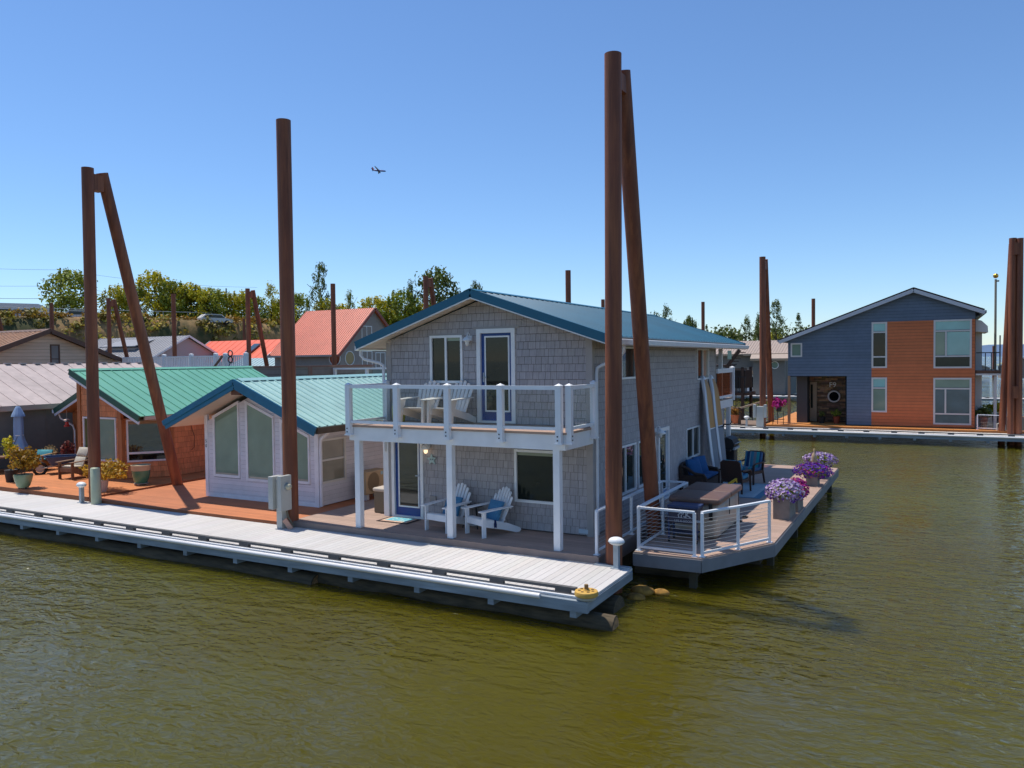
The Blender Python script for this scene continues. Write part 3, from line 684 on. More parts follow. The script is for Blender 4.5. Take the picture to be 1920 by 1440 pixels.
# ------------------------------------------------------------------ main dock
def dock(name, label, x0, x1, y0, y1, z, front=True, board=.152, group='floating docks'):
    t = thing(name, label, 'dock', ((x0 + x1) / 2, (y0 + y1) / 2, z - .5), group)
    g = MB(); deck_boards(g, [(x0, y0 + .10), (x1, y0 + .10), (x1, y1), (x0, y1)], 'y', board, z, .04, .007, .94, 1.05); g.build('dock_boards', DOCKB, t)
    g = MB(); g.box(x0, x1 + .02, y0 - .005, y0 + .085, z - .21, z - .022); g.box(x0, x1, y0 + .09, y0 + .10, z - .2, z - .05)
    g.box(x1 - .07, x1 + .015, y0 + .1, y1 - .05, z - .20, z - .042); g.build('dock_stringer', DOCKF, t)
    g = MB()
    for i in range(9): yy = y0 + .3 + i * .25; g.box(x1 - .9, x1 + .03, yy, yy + .07, z - .30, z - .205) if i % 4 == 0 else None
    x = x1 - .25; 
    while x > x0: g = MB(); g.box(x - .06, x + .06, y0 + .02, y0 + .5, z - .32, z - .212); g.build('joist_end', DOCKF, t); x -= 1.6
    g = MB(); g.tube([(x0, y0 - .015, z - .02), (x1 - .85, y0 - .015, z - .02)], .045, 12); g.build('fender_tube', mat('fender_white', (.78, .75, .72), .4, nz=.04), t, smooth=50)
    g = MB(); g.box(x0, x1 - .3, y0 + .24, y0 + .33, z + .068, z + .115)
    g.box(x0, x1 - .25, y0 + .155, y0 + .175, z + .001, z + .03)  # dark strip drawn in as the shadow in front of the plank
    x = x1 - .55; k = 0
    while x > x0: g.box(x - .14, x + .14, y0 + .245, y0 + .325, z + .003, z + .068); x -= 1.25 if k % 2 else 1.31; k += 1
    g.build('bull_rail_and_shadow_strip', BULL, t)
    g = MB(); g.box(x0, x1 - .06, y0 + .095, y0 + .15, z + .001, z + .022); g.build('edge_strip', BULLW, t)
    g = MB(); g.box(x1 - .75, x1 - .02, y1 - .11, y1, z + .002, z + .03) if name == 'main_dock' else g.box(x0, x0 + .1, y1 - .1, y1, z + .002, z + .02); g.build('corner_plate', GALV, t)
    return t
dock('main_dock', 'long pale planked dock in front of the houses with a dark slotted edge rail', -42, -5.06, 11.83, 14.10, .535)
logs = [(-42, 12.2, .02, .22), (-24, 12.15, .0, .20), (-11.5, 12.25, .06, .17)]
for i, (xa, y, z, r) in enumerate(logs):
    xb = [-23.6, -11.2, -4.72][i]
    g = MB(); pts = [(xa + (xb - xa) * k / 10, y + .05 * math.sin(k * 1.7 + i), z + .03 * math.sin(k * 2.3)) for k in range(11)]
    g.tube(pts, [r * (1 + .06 * math.sin(k * 3.1 + i)) for k in range(11)], 14); g.m = 1
    o = g
    g.add([(xb + .012, y + .05 * math.sin(10 * 1.7 + i) + math.cos(a * .449) * r * .9, z + .03 * math.sin(23) + math.sin(a * .449) * r * .9) for a in range(14)], [tuple(range(14))])
    g = g.build('float_log', [LOG, LOGEND], smooth=50)
    tag(g, ['dark wet flotation log under the far left stretch of the main dock', 'dark wet flotation log under the middle stretch of the main dock', 'flotation log with a pale sawn end sticking out under the dock corner'][i], 'log', 'flotation logs')
g = MB(); g.tube([(-9.5, 13.3, -.02), (-5.0, 13.2, -.03)], .28, 12); tag(g.build('float_log', LOG, smooth=50), 'second dark log behind the sawn one under the dock end', 'log', 'flotation logs')
for i, (x, y, r, z) in enumerate(((-4.95, 14.35, .2, .05), (-4.62, 14.5, .14, .02), (-4.98, 14.05, .16, .0))):
    g = MB(); bm = bmesh.new(); bmesh.ops.create_icosphere(bm, subdivisions=2, radius=1)
    g.add([(x + q.co.x * r * 1.2 * (1 + .25 * mnoise.noise(q.co * 2 + Vector((i, 0, 0)))), y + q.co.y * r, z + q.co.z * r * .5 * (1 + .3 * mnoise.noise(q.co * 3))) for q in bm.verts], [[q.index for q in f.verts] for f in bm.faces]); bm.free()
    tag(g.build('weedy_float_block', mat('weedy_wood', (.33, .17, .03), .9, nz=.5, ns=9, bump=.4), smooth=60), ['largest sunlit mossy timber end between the dock corner and side deck', 'smallest outer mossy timber end between dock and side deck', 'low greenish mossy timber end nearest the dock corner'][i], 'timber', 'mossy timber ends')

# ------------------------------------------------------------------ piles
def pile(m, p0, p1, r): m.cyl(p0, p1, r, n=28)
PL = 'rusty steel mooring piles'
t = thing('pile_pair', 'tallest rusty steel A-frame pile standing at the dock end beside the grey house', 'pile', (-5.47, 14.2, 0), PL)
g = MB(); pile(g, (-5.5, 14.22, -1.5), (-5.42, 14.2, 10.38), .163); g.build('upright_pile', RUST, t, smooth=40)
g = MB(); pile(g, (-5.52, 17.05, -.6), (-5.43, 14.72, 10.22), .163); g.build('brace_pile', RUST, t, smooth=40)
g = MB(); g.box(-5.56, -5.32, 14.3, 14.66, 9.75, 10.08); g.build('cap_plate', RUST, t)
t = thing('pile_pair', 'rusty steel A-frame pile between the cedar house and lilac house', 'pile', (-21.74, 14.2, 0), PL)
g = MB(); pile(g, (-21.74, 14.21, -1.5), (-21.64, 14.2, 10.28), .165); g.build('upright_pile', RUST, t, smooth=40)
g = MB(); pile(g, (-21.72, 17.35, -.6), (-21.66, 14.66, 10.22), .165); g.build('brace_pile', RUST, t, smooth=40)
g = MB(); g.box(-21.80, -21.52, 14.25, 14.62, 9.65, 10.12); g.build('cap_plate', RUST, t)
g = MB(); pile(g, (-13.94, 14.2, -1.5), (-13.94, 14.2, 10.45), .175); tag(g.build('single_pile', RUST, smooth=40), 'single rusty upright pile in front of the lilac house', 'pile', PL)
# far row pairs and singles
proto = thing('pile_pair', 'rusty A-frame pile behind the green roof with a leaning brace', 'pile', (0, 0, 0), PL)
g = MB(); pile(g, (0, 0, -1), (0, 0, 10.3), .17); g.build('upright_pile', RUST, proto, smooth=40)
g = MB(); pile(g, (0, 2.9, -.6), (.04, .48, 10.2), .17); g.build('brace_pile', RUST, proto, smooth=40)
g = MB(); g.box(-.12, .16, .08, .46, 9.6, 10.08); g.build('cap_plate', RUST, proto)
proto.location = (-46.42, 43.14, 0)
for x, y, lab in ((-62.48, 42.55, 'small rusty A-frame pile in front of the grey dormer roof'), (-30.27, 43.75, 'rusty A-frame pile rising behind the left slope of the blue roof'),
                  (-80.1, 42.3, 'rusty leaning brace pile at the far left edge of the picture'), (-8.66, 46.25, 'rusty A-frame pile with pedestal before the slate and orange house')):
    dup(proto, (x, y, 0), 0, lab)
ps = None
for x, y, lab in ((-54.7, 42.97, 'slim rusty pile in front of the brown levee bank'), (-38.69, 44.04, 'slim rusty pile in front of the salmon roofed house'), (-71.19, 42.84, 'short rusty pile behind the ridge of the tan house'),
                  (-20.77, 46.07, 'rusty pile top above the ridge of the blue roof'), (-20.83, 79.68, 'far rusty pile above the rear corner of the blue roof'), (-10.53, 82.29, 'far rusty pile behind the slate house roof slope'),
                  (-77.6, 71.4, 'farthest thin rusty pile beside the A-frame and orange roof'), (-28.05, 70.3, 'stub of a far pile just above the blue ridge left of the tallest pile')):
    if ps is None:
        g = MB(); pile(g, (x, y, -1), (x, y, 10.3), .175); ps = tag(g.build('single_pile', RUST, smooth=40), lab, 'pile', PL)
    else: dup(ps, (x, y, -1), 0, lab)
t = thing('pile_group', 'thick double rusty pile with brace at the right edge of the picture', 'pile', (3.5, 46.3, 0), PL)
g = MB(); pile(g, (3.42, 46.3, -1), (3.44, 46.3, 10.35), .165); g.build('upright_pile', RUST, t, smooth=40)
g = MB(); pile(g, (3.74, 46.3, -1), (3.74, 46.3, 10.32), .155); g.build('upright_pile', RUST, t, smooth=40)
g = MB(); pile(g, (3.02, 46.75, -.6), (3.45, 46.62, 10.1), .165); g.build('brace_pile', RUST, t, smooth=40)
g = MB(); g.box(3.46, 3.72, 46.10, 46.2, 9.5, 10.1); g.box(3.46, 3.72, 46.08, 46.2, 2.35, 2.95); g.build('cap_plate', RUST, t)

# ================================================================== LILAC HOUSE (second house)
def gable_walls_y(parent, xl, xr, yf, yb, z0, zw, zr, mt, course, holes=(), wmin=None, wmax=.2, core=BACKDARK, side_holes=(), **kw):
    xm = (xl + xr) / 2; s = (zr - zw) / (xr - xm)
    g = MB(); g.prism([(xl + .05, yf + .05, z0 - .1), (xr - .05, yf + .05, z0 - .1), (xr - .05, yf + .05, zw - .03), (xm, yf + .05, zr - .06), (xl + .05, yf + .05, zw - .03)], (0, yb - yf - .05, 0)); g.build('wall_core', core, parent)
    g = MB(); siding(g, 'y', yf, xl + .1, xr - .1, z0, zr, course, wmin, wmax, holes, [(s, -1, zr - s * xm), (-s, -1, zr + s * xm)], **kw); g.build('front_wall', mt, parent)
    g = MB(); siding(g, 'x', xr, yf + .1, yb, z0, zw, course, wmin, wmax, side_holes, **kw); g.build('side_wall', mt, parent)
    g = MB(); siding(g, 'X', xl, yf + .1, yb, z0, zw, course, wmin, wmax, (), **kw); g.build('left_wall', mt, parent)
L = thing('lilac_house', 'small lilac clapboard floating home with tall angled windows and mint metal roof', 'house', (-16.9, 19, .6))
zL = .61
w1 = (-18.75, -17.66); w2 = (-17.40, -16.29); w3 = (-16.06, -14.98)
gable_walls_y(L, -19.08, -14.68, 16.0, 24.5, zL + .02, 2.82, 3.73, LILAC, .125, [(w1[0], w1[1], 1.20, 2.99), (w2[0], w2[1], 1.16, 3.05), (w3[0], w3[1], 1.20, 2.5)], None, tilt=.012, gap=.005, lo=.95, hi=1.04, side_holes=[(16.06, 17.10, 1.23, 2.46)])
g = MB(); wbox(g, 'y', 16.0, -19.10, -18.98, zL, 3.1, -.05, .028); wbox(g, 'y', 16.0, -14.80, -14.66, zL, 2.8, -.05, .028); wbox(g, 'x', -14.68, 16.0, 16.11, zL, 2.75, -.05, .022)
wbox(g, 'y', 16.0, -18.98, -14.80, zL, zL + .11, -.02, .024); g.build('corner_trim', LILACT, L)
def slope_window(u0, u1, zb, zl, zr):
    f = MB(); fw = .085
    f.prism([P3('y', 16.0, u0, zb, .035), P3('y', 16.0, u0 + fw, zb, .035), P3('y', 16.0, u0 + fw, zl + (zr - zl) * fw / (u1 - u0) - .0, .035), P3('y', 16.0, u0, zl, .035)], (0, .07, 0))
    f.prism([P3('y', 16.0, u1 - fw * .6, zb, .035), P3('y', 16.0, u1, zb, .035), P3('y', 16.0, u1, zr, .035), P3('y', 16.0, u1 - fw * .6, zr - (zr - zl) * fw * .6 / (u1 - u0), .035)], (0, .07, 0))
    wbox(f, 'y', 16.0, u0 + fw, u1 - fw * .6, zb, zb + .075, -.035, .04)
    f.bar((u0, 15.995, zl - .035), (u1, 15.995, zr - .035), .078, .075)
    o = f.build('window', LILACT, L)
    p = MB(); e = (zr - zl) / (u1 - u0)
    p.prism([(u0 + fw, 15.985, zb + .075), (u1 - fw * .6, 15.985, zb + .075), (u1 - fw * .6, 15.985, zr - .05), (u0 + fw, 15.985, zl - .05)], (0, .012, 0)); p.build('pane', PGREEN, o)
    if zb < 5:      # inner slatted blind seen low behind the glass
        q = MB(); q.box(u0 + fw, u1 - fw * .6, 15.981, 15.9845, zb + .075, zb + .13); q.build('sill_board', PCREAM, o)
slope_window(w1[0], w1[1], 1.22, 3.00, 3.47); slope_window(w2[0], w2[1], 1.17, 3.49, 3.06); slope_window(w3[0], w3[1], 1.22, 3.0, 2.56)
o = window(L, 'x', -14.68, 16.06, 17.10, 1.23, 2.46, hs=[(1.87, 16.1, 17.06)], panes=[(16.12, 17.04, 1.90, 2.40, PCREAM), (16.12, 17.04, 1.29, 1.84, pane_mat('pane_beige', (.30, .27, .20), .05, 1.6, .15))], fw=.06, fm=mat('cream_vinyl', (.72, .67, .60), .35))
roofL = MB(); RX, RYZ = -16.94, 4.10
ribbed(roofL, (RX, 15.2, RYZ), (RX, 25.0, RYZ), (2.92, 0, -1.22), 33, .035, .03)
ribbed(roofL, (RX, 15.2, RYZ), (RX, 25.0, RYZ), (-2.92, 0, -1.22), 33, .035, .03)
rl = roofL.build('roof', MINT, L)
g = MB()
for s in (-1, 1):
    g.bar((RX, 15.165, RYZ - .05), (RX + s * 2.95, 15.165, RYZ - 1.28), .05, .15); g.bar((RX, 15.19, RYZ - .19), (RX + s * 2.88, 15.19, RYZ - 1.39), .04, .13)
g.build('rake_fascia', TEALFASC, rl)
g = MB(); g.prism([(RX - .16, 15.3, RYZ - .03), (RX, 15.3, RYZ + .045), (RX + .16, 15.3, RYZ - .03), (RX, 15.3, RYZ + .03)], (0, 9.7, 0)); g.build('ridge_cap', mat('mint_cap', (.30, .52, .50), .45), rl)
g = MB()
for s in (-1, 1): g.add([(RX, 15.22, RYZ - .2), (RX + s * 2.9, 15.22, RYZ - 1.41), (RX + s * 2.9, 24.9, RYZ - 1.41), (RX, 24.9, RYZ - .2)], [(0, 1, 2, 3)])
g.build('soffit', SOFFIT, rl)
g = MB(); g.box(RX - .17, RX + .17, 15.23, 15.98, RYZ - .42, RYZ - .24); g.build('ridge_beam', mat('brown_beam', (.16, .055, .025), .7, nz=.2), rl)
g = MB(); g.box(-14.06, -13.98, 15.25, 24.9, 2.70, 2.86); g.build('eave_board', mat('eave_brown', (.13, .085, .055), .8, nz=.2), rl)
g = MB(); g.prism([(-14.50, 16.05, 2.66), (-14.38, 16.05, 2.66), (-14.36, 16.05, 2.76), (-14.50, 16.05, 2.76)], (0, 8, 0)); g.build('gutter', mat('gutter_cream', (.66, .60, .53), .5), rl)
g = MB(); g.tube([(-14.44, 16.15, 2.66), (-14.48, 16.08, 2.58), (-14.60, 16.03, 2.48), (-14.61, 16.02, 2.35), (-14.61, 16.02, .64)], .042, 10); g.build('downspout', LILACT, L, smooth=50)
NUMM = mat('number_black', (.02, .02, .022), .4)
text_obj('house_number', '5', .13, NUMM, L, (-19.04, 15.968, 2.25), (R(90), 0, 0)); text_obj('house_number', '0', .13, NUMM, L, (-19.04, 15.968, 2.11), (R(90), 0, 0))

d = thing('red_deck', 'reddish wooden deck under the small lilac house', 'deck', (-17.9, 16, .1))
g = MB(); deck_boards(g, [(-21.90, 14.13), (-13.93, 14.13), (-13.93, 25), (-21.90, 25)], 'x', .14, .61); g.build('deck_boards', REDDECK, d)
g = MB(); g.box(-21.9, -13.93, 14.105, 14.128, .40, .607); g.box(-21.8, -14, 14.3, 24.8, -.3, .55); g.build('fascia_board', CEDARF, d)
d = thing('cedar_deck', 'bright orange cedar deck with patio furniture in front of the cedar house', 'deck', (-30, 16, .1))
g = MB(); deck_boards(g, [(-42, 14.13), (-21.93, 14.13), (-21.93, 19.9), (-23.0, 25), (-42, 25)], 'x', .14, .665); g.build('deck_boards', CEDAR, d)
g = MB(); g.box(-42, -21.93, 14.105, 14.128, .45, .663); g.box(-21.93, -21.905, 14.105, 22, .45, .662); g.box(-41.8, -22.1, 14.3, 24.8, -.3, .60); g.build('fascia_board', CEDARF, d)

# ================================================================== CEDAR HOUSE (third)
O = thing('cedar_house', 'cedar shingled floating home with green metal roof and angled bay windows', 'house', (-25.5, 19, .66))
zO = .67
# plan of the front: wall A (y=16.84), 45 degree wall B, side wall
A0, A1, B1 = (-26.55, 16.84), (-24.22, 16.84), (-23.22, 18.02)
core = MB(); core.prism([(-26.50, 16.9, .55), (-24.24, 16.9, .55), (-23.27, 18.05, .55), (-23.27, 24.3, .55), (-29.8, 24.3, .55), (-29.8, 18.72, .55), (-26.50, 18.72, .55)], (0, 0, 2.1)); core.build('wall_core', mat('cedar_core', (.12, .05, .025), .9), O)
g = MB(); ry, rz = -26.42, 4.40; sO = .425
siding(g, 'y', 16.84, -26.38, -24.30, zO, 4.2, .19, .1, .34, [(-26.31, -24.47, 1.22, 2.76)], [(-sO, -1, rz - .22 + sO * ry)], vgap=.004, lo=.88, hi=1.1)
fA = g.build('front_wall', ORSHING, O)
g = MB(); g.prism([(-26.5, 16.9, 2.6), (-24.24, 16.9, 2.6), (-24.24, 16.9, 3.2), (-26.5, 16.9, 4.1)], (0, 7, 0)); g.prism([(-26.5, 18.75, 2.6), (-29.8, 18.75, 2.6), (-26.5, 18.75, 4.05)], (0, 5.5, 0)); g.build('gable_core', mat('cedar_core', (.12, .05, .025), .9), O)
# side wall
g = MB(); siding(g, 'x', -23.22, 18.12, 24.4, zO, 2.75, .19, .1, .34, vgap=.004, lo=.88, hi=1.1); siding(g, 'x', -26.5, 16.95, 18.7, zO, 2.7, 5, None, .3) if False else None
g.build('side_wall', ORSHING, O)
# wall B in its own frame (built along x then turned)
Bd = Vector((B1[0] - A1[0], B1[1] - A1[1])); Bl = Bd.length; ang = math.atan2(Bd.y, Bd.x)
def toB(mb):
    ca, sa = math.cos(ang), math.sin(ang)
    mb.v = [(A1[0] + q[0] * ca - q[1] * sa, A1[1] + q[0] * sa + q[1] * ca, q[2]) for q in mb.v]; return mb
g = MB(); siding(g, 'y', 0, .06, Bl - .03, zO, 2.72, .19, .1, .34, [(.14, Bl - .10, 1.22, 2.70)], vgap=.004, lo=.88, hi=1.1); toB(g).build('bay_wall', ORSHING, O)
f = MB(); u0, u1 = .15, Bl - .11
for a in ((u0, u0 + .06, 1.23, 2.69), (u1 - .06, u1, 1.23, 2.69), (u0 + .06, u1 - .06, 1.23, 1.29), (u0 + .06, u1 - .06, 2.63, 2.69), (u0 + .06, u1 - .06, 1.50, 1.57)): wbox(f, 'y', 0, *a, -.04, .03)
wb = toB(f).build('window', mat('pinkish_vinyl', (.72, .68, .68), .35), O)
f = MB(); wbox(f, 'y', 0, u0 + .06, u1 - .06, 1.57, 2.52, -.03, -.012); toB(f).build('pane', pane_mat('pane_river', (.015, .022, .028), .02, 1.8, .2), wb)
f = MB(); wbox(f, 'y', 0, u0 + .06, u1 - .06, 1.29, 1.50, -.03, -.012); toB(f).build('pane', PBLACK, wb)
f = MB(); wbox(f, 'y', 0, u0 + .06, u1 - .06, 2.52, 2.63, -.025, -.006); toB(f).build('blind', mat('wood_blind', (.30, .20, .11), .7), wb)
window(O, 'y', 16.84, -26.30, -24.48, 1.23, 2.75, panes=[(-26.24, -26.05, 1.29, 2.69, pane_mat('pane_olive', (.10, .10, .03), .05)), (-26.05, -24.54, 1.29, 2.69, PGREEN)], fw=.06, fm=mat('pinkish_vinyl', (.72, .68, .68), .35))
g = MB(); g.box(-26.58, -26.40, 16.80, 16.95, zO, 4.08); g.box(-24.36, -24.18, 16.79, 16.9, zO, 3.1); g.bar((A1[0] + .02, A1[1] + .0, zO), (A1[0] + .02, A1[1], 2.7), .14, .12, (0, 1, 0)); g.box(-23.30, -23.19, 18.0, 18.12, zO, 2.72); g.build('corner_trim', ORTRIM, O)
# recessed entry on the left : white door
g = MB(); wbox(g, 'y', 18.70, -29.3, -26.56, zO, 2.5, .0, .02); g.build('entry_wall', mat('pale_lilac_panel', (.60, .55, .58), .6), O)
g = MB(); wbox(g, 'y', 18.70, -28.0, -27.0, 1.0, 2.3, .02, .04); g.build('entry_pane', pane_mat('pane_lav', (.20, .21, .27)), O)
g = MB(); siding(g, 'y', 18.74, -29.8, -26.5, 2.5, 4.2, .19, .1, .34, (), [(.425, -1, rz - .2 - .425 * ry)]); g.build('entry_gable', ORSHING, O)
g = MB(); g.box(-29.82, -29.4, 18.66, 18.8, zO, 2.7); g.build('entry_post', ORTRIM, O)
rO = MB()
ribbed(rO, (ry, 16.50, rz), (ry, 24.6, rz), (3.62, 0, -1.54), 20, .012, .028)
ribbed(rO, (ry, 18.10, rz), (ry, 24.6, rz), (-3.62, 0, -1.54), 16, .012, .028)
ro = rO.build('roof', GREENROOF, O)
g = MB(); g.bar((ry - .03, 16.47, rz - .07), (ry + 3.64, 16.47, rz - 1.62), .04, .20); g.bar((ry, 18.07, rz - .07), (ry - 3.64, 18.07, rz - 1.62), .04, .20); g.build('rake_fascia', GREENDARK, ro)
g = MB(); g.bar((ry - .03, 16.485, rz - .215), (ry + 3.62, 16.485, rz - 1.765), .035, .10); g.bar((ry, 18.085, rz - .215), (ry - 3.62, 18.085, rz - 1.765), .035, .10); g.box(ry - 3.74, ry - 3.62, 18.05, 24.6, 2.70, 2.83); g.build('rake_trim', mat('lilac_white', (.66, .64, .67), .5), ro)
g = MB(); g.prism([(ry - .15, 16.46, rz - .03), (ry, 16.46, rz + .04), (ry + .15, 16.46, rz - .03), (ry, 16.46, rz + .02)], (0, 8.2, 0)); g.build('ridge_cap', GREENROOF, ro)
g = MB(); g.add([(ry, 18.12, rz - .18), (ry - 3.6, 18.12, rz - 1.71), (ry - 3.6, 24.5, rz - 1.71), (ry, 24.5, rz - .18)], [(0, 1, 2, 3)]); g.add([(ry, 16.5, rz - .17), (ry + 3.6, 16.5, rz - 1.70), (ry + 3.6, 24.5, rz - 1.70), (ry, 24.5, rz - .17)], [(0, 1, 2, 3)]); g.build('soffit', mat('cedar_soffit', (.46, .22, .10), .7, nz=.1), ro)
g = MB(); g.box(-22.86, -22.80, 16.7, 24.5, 2.72, 2.84); g.build('eave_board', mat('peach_board', (.62, .44, .33), .6), ro)
g = MB(); g.tube([(-29.98, 18.2, 2.72), (-29.95, 18.25, 2.5), (-29.65, 18.55, 2.2), (-29.62, 18.6, 2.0), (-29.62, 18.6, .7)], .035, 8); g.build('downspout', GUTTER, O, smooth=50)
g = MB(); g.tube([(-23.17, 18.75, 2.7), (-23.17, 18.82, 2.3), (-23.17, 18.95, 1.95), (-23.17, 18.92, 1.6), (-23.17, 18.8, 1.5)], .008, 5); g.tube([(-23.17, 19.9, 1.25), (-23.17, 19.98, 1.15), (-23.17, 19.95, .95), (-23.17, 19.9, .7)], .01, 5); g.build('wall_cable', BLACKPL, O)

# ================================================================== GREY LONG HOUSE (fourth) with weathered roof
G4 = thing('long_grey_house', 'long grey panelled floating home with weathered pinkish metal roof behind the patio umbrella', 'house', (-34.5, 25, .6))
g = MB(); g.box(-37.9, -31.0, 15.2, 25.6, .45, 3.02)
for y in (18.3, 20.7, 23.1): g.box(-31.0, -30.985, y, y + .03, .6, 2.9)
g.build('wall', GREYWALL, G4)
g = MB(); ribbed(g, (-34.45, 14.9, 4.63), (-34.45, 25.9, 4.63), (3.85, 0, -1.58), 18, .014, .022); ribbed(g, (-34.45, 14.9, 4.63), (-34.45, 25.9, 4.63), (-3.85, 0, -1.58), 18, .014, .022)
r4 = g.build('roof', PINKROOF, G4)
g = MB(); g.box(-30.66, -30.60, 14.9, 25.9, 2.86, 3.02); g.box(-31.0, -30.66, 14.9, 25.9, 2.84, 2.87); g.build('eave_board', mat('beige_board', (.42, .32, .25), .7), r4)
g = MB()
for i in range(18): g.box(-34.56, -34.34, 14.95 + i * .62, 15.2 + i * .62, 4.63, 4.685)
g.build('ridge_clip', mat('ridge_clip_pink', (.45, .36, .34), .7), r4)

# ================================================================== TAN HOUSE (fifth)
T5 = thing('tan_house', 'tan clapboard house with brown ribbed metal roof at the left edge', 'house', (-50, 27.3, .6))
g = MB(); cx5, ya, yb = -46.1, 22.9, 31.9; ym = 27.42
g.prism([(cx5 - .06, ya, .5), (cx5 - .06, yb, .5), (cx5 - .06, yb, 4.75), (cx5 - .06, ym, 6.48), (cx5 - .06, ya, 4.75)], (-14, 0, 0)); g.build('wall_core', mat('tan_core', (.2, .14, .1), .9), T5)
s5 = (6.5 - 4.75) / (ym - ya)
g = MB(); siding(g, 'x', cx5, ya, yb, 2.5, 6.5, .20, None, .3, [(27.58, 28.18, 4.60, 5.82)], [(s5, -1, 6.5 - s5 * ym), (-s5, -1, 6.5 + s5 * ym)], gap=.012, lo=.93, hi=1.06); g.build('front_wall', TANWALL, T5)
window(T5, 'x', cx5, 27.60, 28.16, 4.62, 5.80, hs=[(4.95, 27.65, 28.1)], panes=[(27.66, 28.10, 4.7, 5.74, pane_mat('pane_grey', (.22, .21, .20)))], fw=.06, fm=BROWNTRIM)
g = MB(); ribbed(g, (cx5 + .4, ym, 6.66), (cx5 - 14.5, ym, 6.66), (0, -5.1, -1.98), 30, .04, .06); ribbed(g, (cx5 + .4, ym, 6.66), (cx5 - 14.5, ym, 6.66), (0, 5.1, -1.98), 30, .04, .06); r5 = g.build('roof', BROWNROOF, T5)
g = MB()
for s in (-1, 1): g.bar((cx5 + .42, ym, 6.60), (cx5 + .42, ym + s * 5.15, 6.60 - 2.0), .05, .26)
g.prism([(cx5 + .4, ym - .25, 6.6), (cx5 + .4, ym, 6.73), (cx5 + .4, ym + .25, 6.6)], (-14.8, 0, 0)); g.build('rake_fascia', BROWNTRIM, r5)

# ================================================================== ROOF DECK with white picket fence, tan parapet, white railing
RD = thing('roof_deck_house', 'flat roofed house whose roof deck carries a white picket fence', 'house', (-40.5, 34, .6))
g = MB(); g.box(-47.5, -34.4, 31.8, 40.5, .4, 4.18); g.build('wall', STUCCO, RD)
g = MB(); g.box(-47.6, -34.3, 31.7, 40.6, 4.19, 4.25); g.build('roof_deck', TANFASC, RD)
PF = thing('picket_fence', 'white picket fence along the roof deck behind the green roof', 'fence', (-40.4, 31.95, 4.25))
for x in (-46.3, -41.65, -39.2, -37.09, -36.29, -34.62): 
    g = MB(); rail_post(g, x, 31.95, 4.25, 5.14, .10); g.build('fence_post', TRIMW, PF)
g = MB(); g.box(-46.3, -34.62, 31.91, 31.99, 4.95, 5.03); g.box(-46.3, -34.62, 31.92, 31.98, 4.35, 4.42); g.build('fence_rail', TRIMW, PF)
g = MB(); x = -46.2
while x < -34.7: g.box(x, x + .085, 31.93, 31.97, 4.42, 4.95); x += .155
g.build('picket', TRIMW, PF)
SCX = -35.72; g = MB()
for zc in (5.14, 4.78):
    pts = [(SCX + math.cos(a * .2618) * .17, 31.80, zc + math.sin(a * .2618) * .17) for a in range(25)]; g.tube(pts, .035, 7)
g.tube([(SCX, 31.8, 4.62), (SCX - .1, 31.8, 4.45), (SCX - .3, 31.8, 4.28)], .018, 6); g.box(SCX - .42, SCX - .2, 31.7, 31.9, 4.25, 4.29)
tag(g.build('ring_sculpture', DARK, smooth=50), 'dark figure eight ring ornament on the white picket fence', 'ornament')
g = MB(); g.bar((-36.9, 31.6, 4.3), (-36.15, 31.62, 5.0), .06, .12); tag(g.build('leaning_board', WOOD), 'brown board leaning against the white picket fence', 'board')
TP = thing('tan_flat_house', 'tan sided flat roofed building between the green and mint roofs', 'house', (-26, 28, .6))
g = MB(); g.box(-28.3, -24.35, 26.1, 30.5, .4, 4.34); g.build('wall_core', mat('tan_core', (.2, .14, .1), .9), TP)
g = MB(); siding(g, 'y', 26.05, -28.3, -24.35, 2.7, 4.36, .22, None, .3, gap=.012, tilt=.01); siding(g, 'x', -24.3, 26.1, 30.4, 2.7, 4.36, .22, None, .3, gap=.012, tilt=.01); g.build('wall', mat('taupe_siding', (.27, .21, .165), .8, nz=.08, var=True), TP)
g = MB(); g.box(-28.4, -24.25, 25.98, 26.2, 4.36, 4.42); g.box(-24.42, -24.25, 26.2, 30.5, 4.36, 4.42); g.box(-24.36, -24.22, 25.99, 26.12, 2.7, 4.36); g.build('parapet_cap', mat('brown_cap', (.26, .13, .085), .7), TP)
g = MB(); g.box(-24.3, -19.5, 27.6, 33, .4, 3.55); g.build('lower_wall', STUCCO, TP)
WR = thing('white_railing', 'white flat topped railing behind the mint roof ridge', 'railing', (-22.6, 27.5, 3.55))
g = MB(); g.box(-25.75 + 1.55, -20.6, 27.44, 27.60, 4.22, 4.29); g.build('top_rail', TRIMW, WR)
for x in (-24.15, -22.3, -20.66):
    g = MB(); g.box(x - .06, x + .06, 27.47, 27.59, 3.55, 4.22); g.build('post', TRIMW, WR)
g = MB(); g.box(-24.1, -20.7, 27.52, 27.53, 3.65, 4.2); g.build('glass_panel', CLEAR, WR)

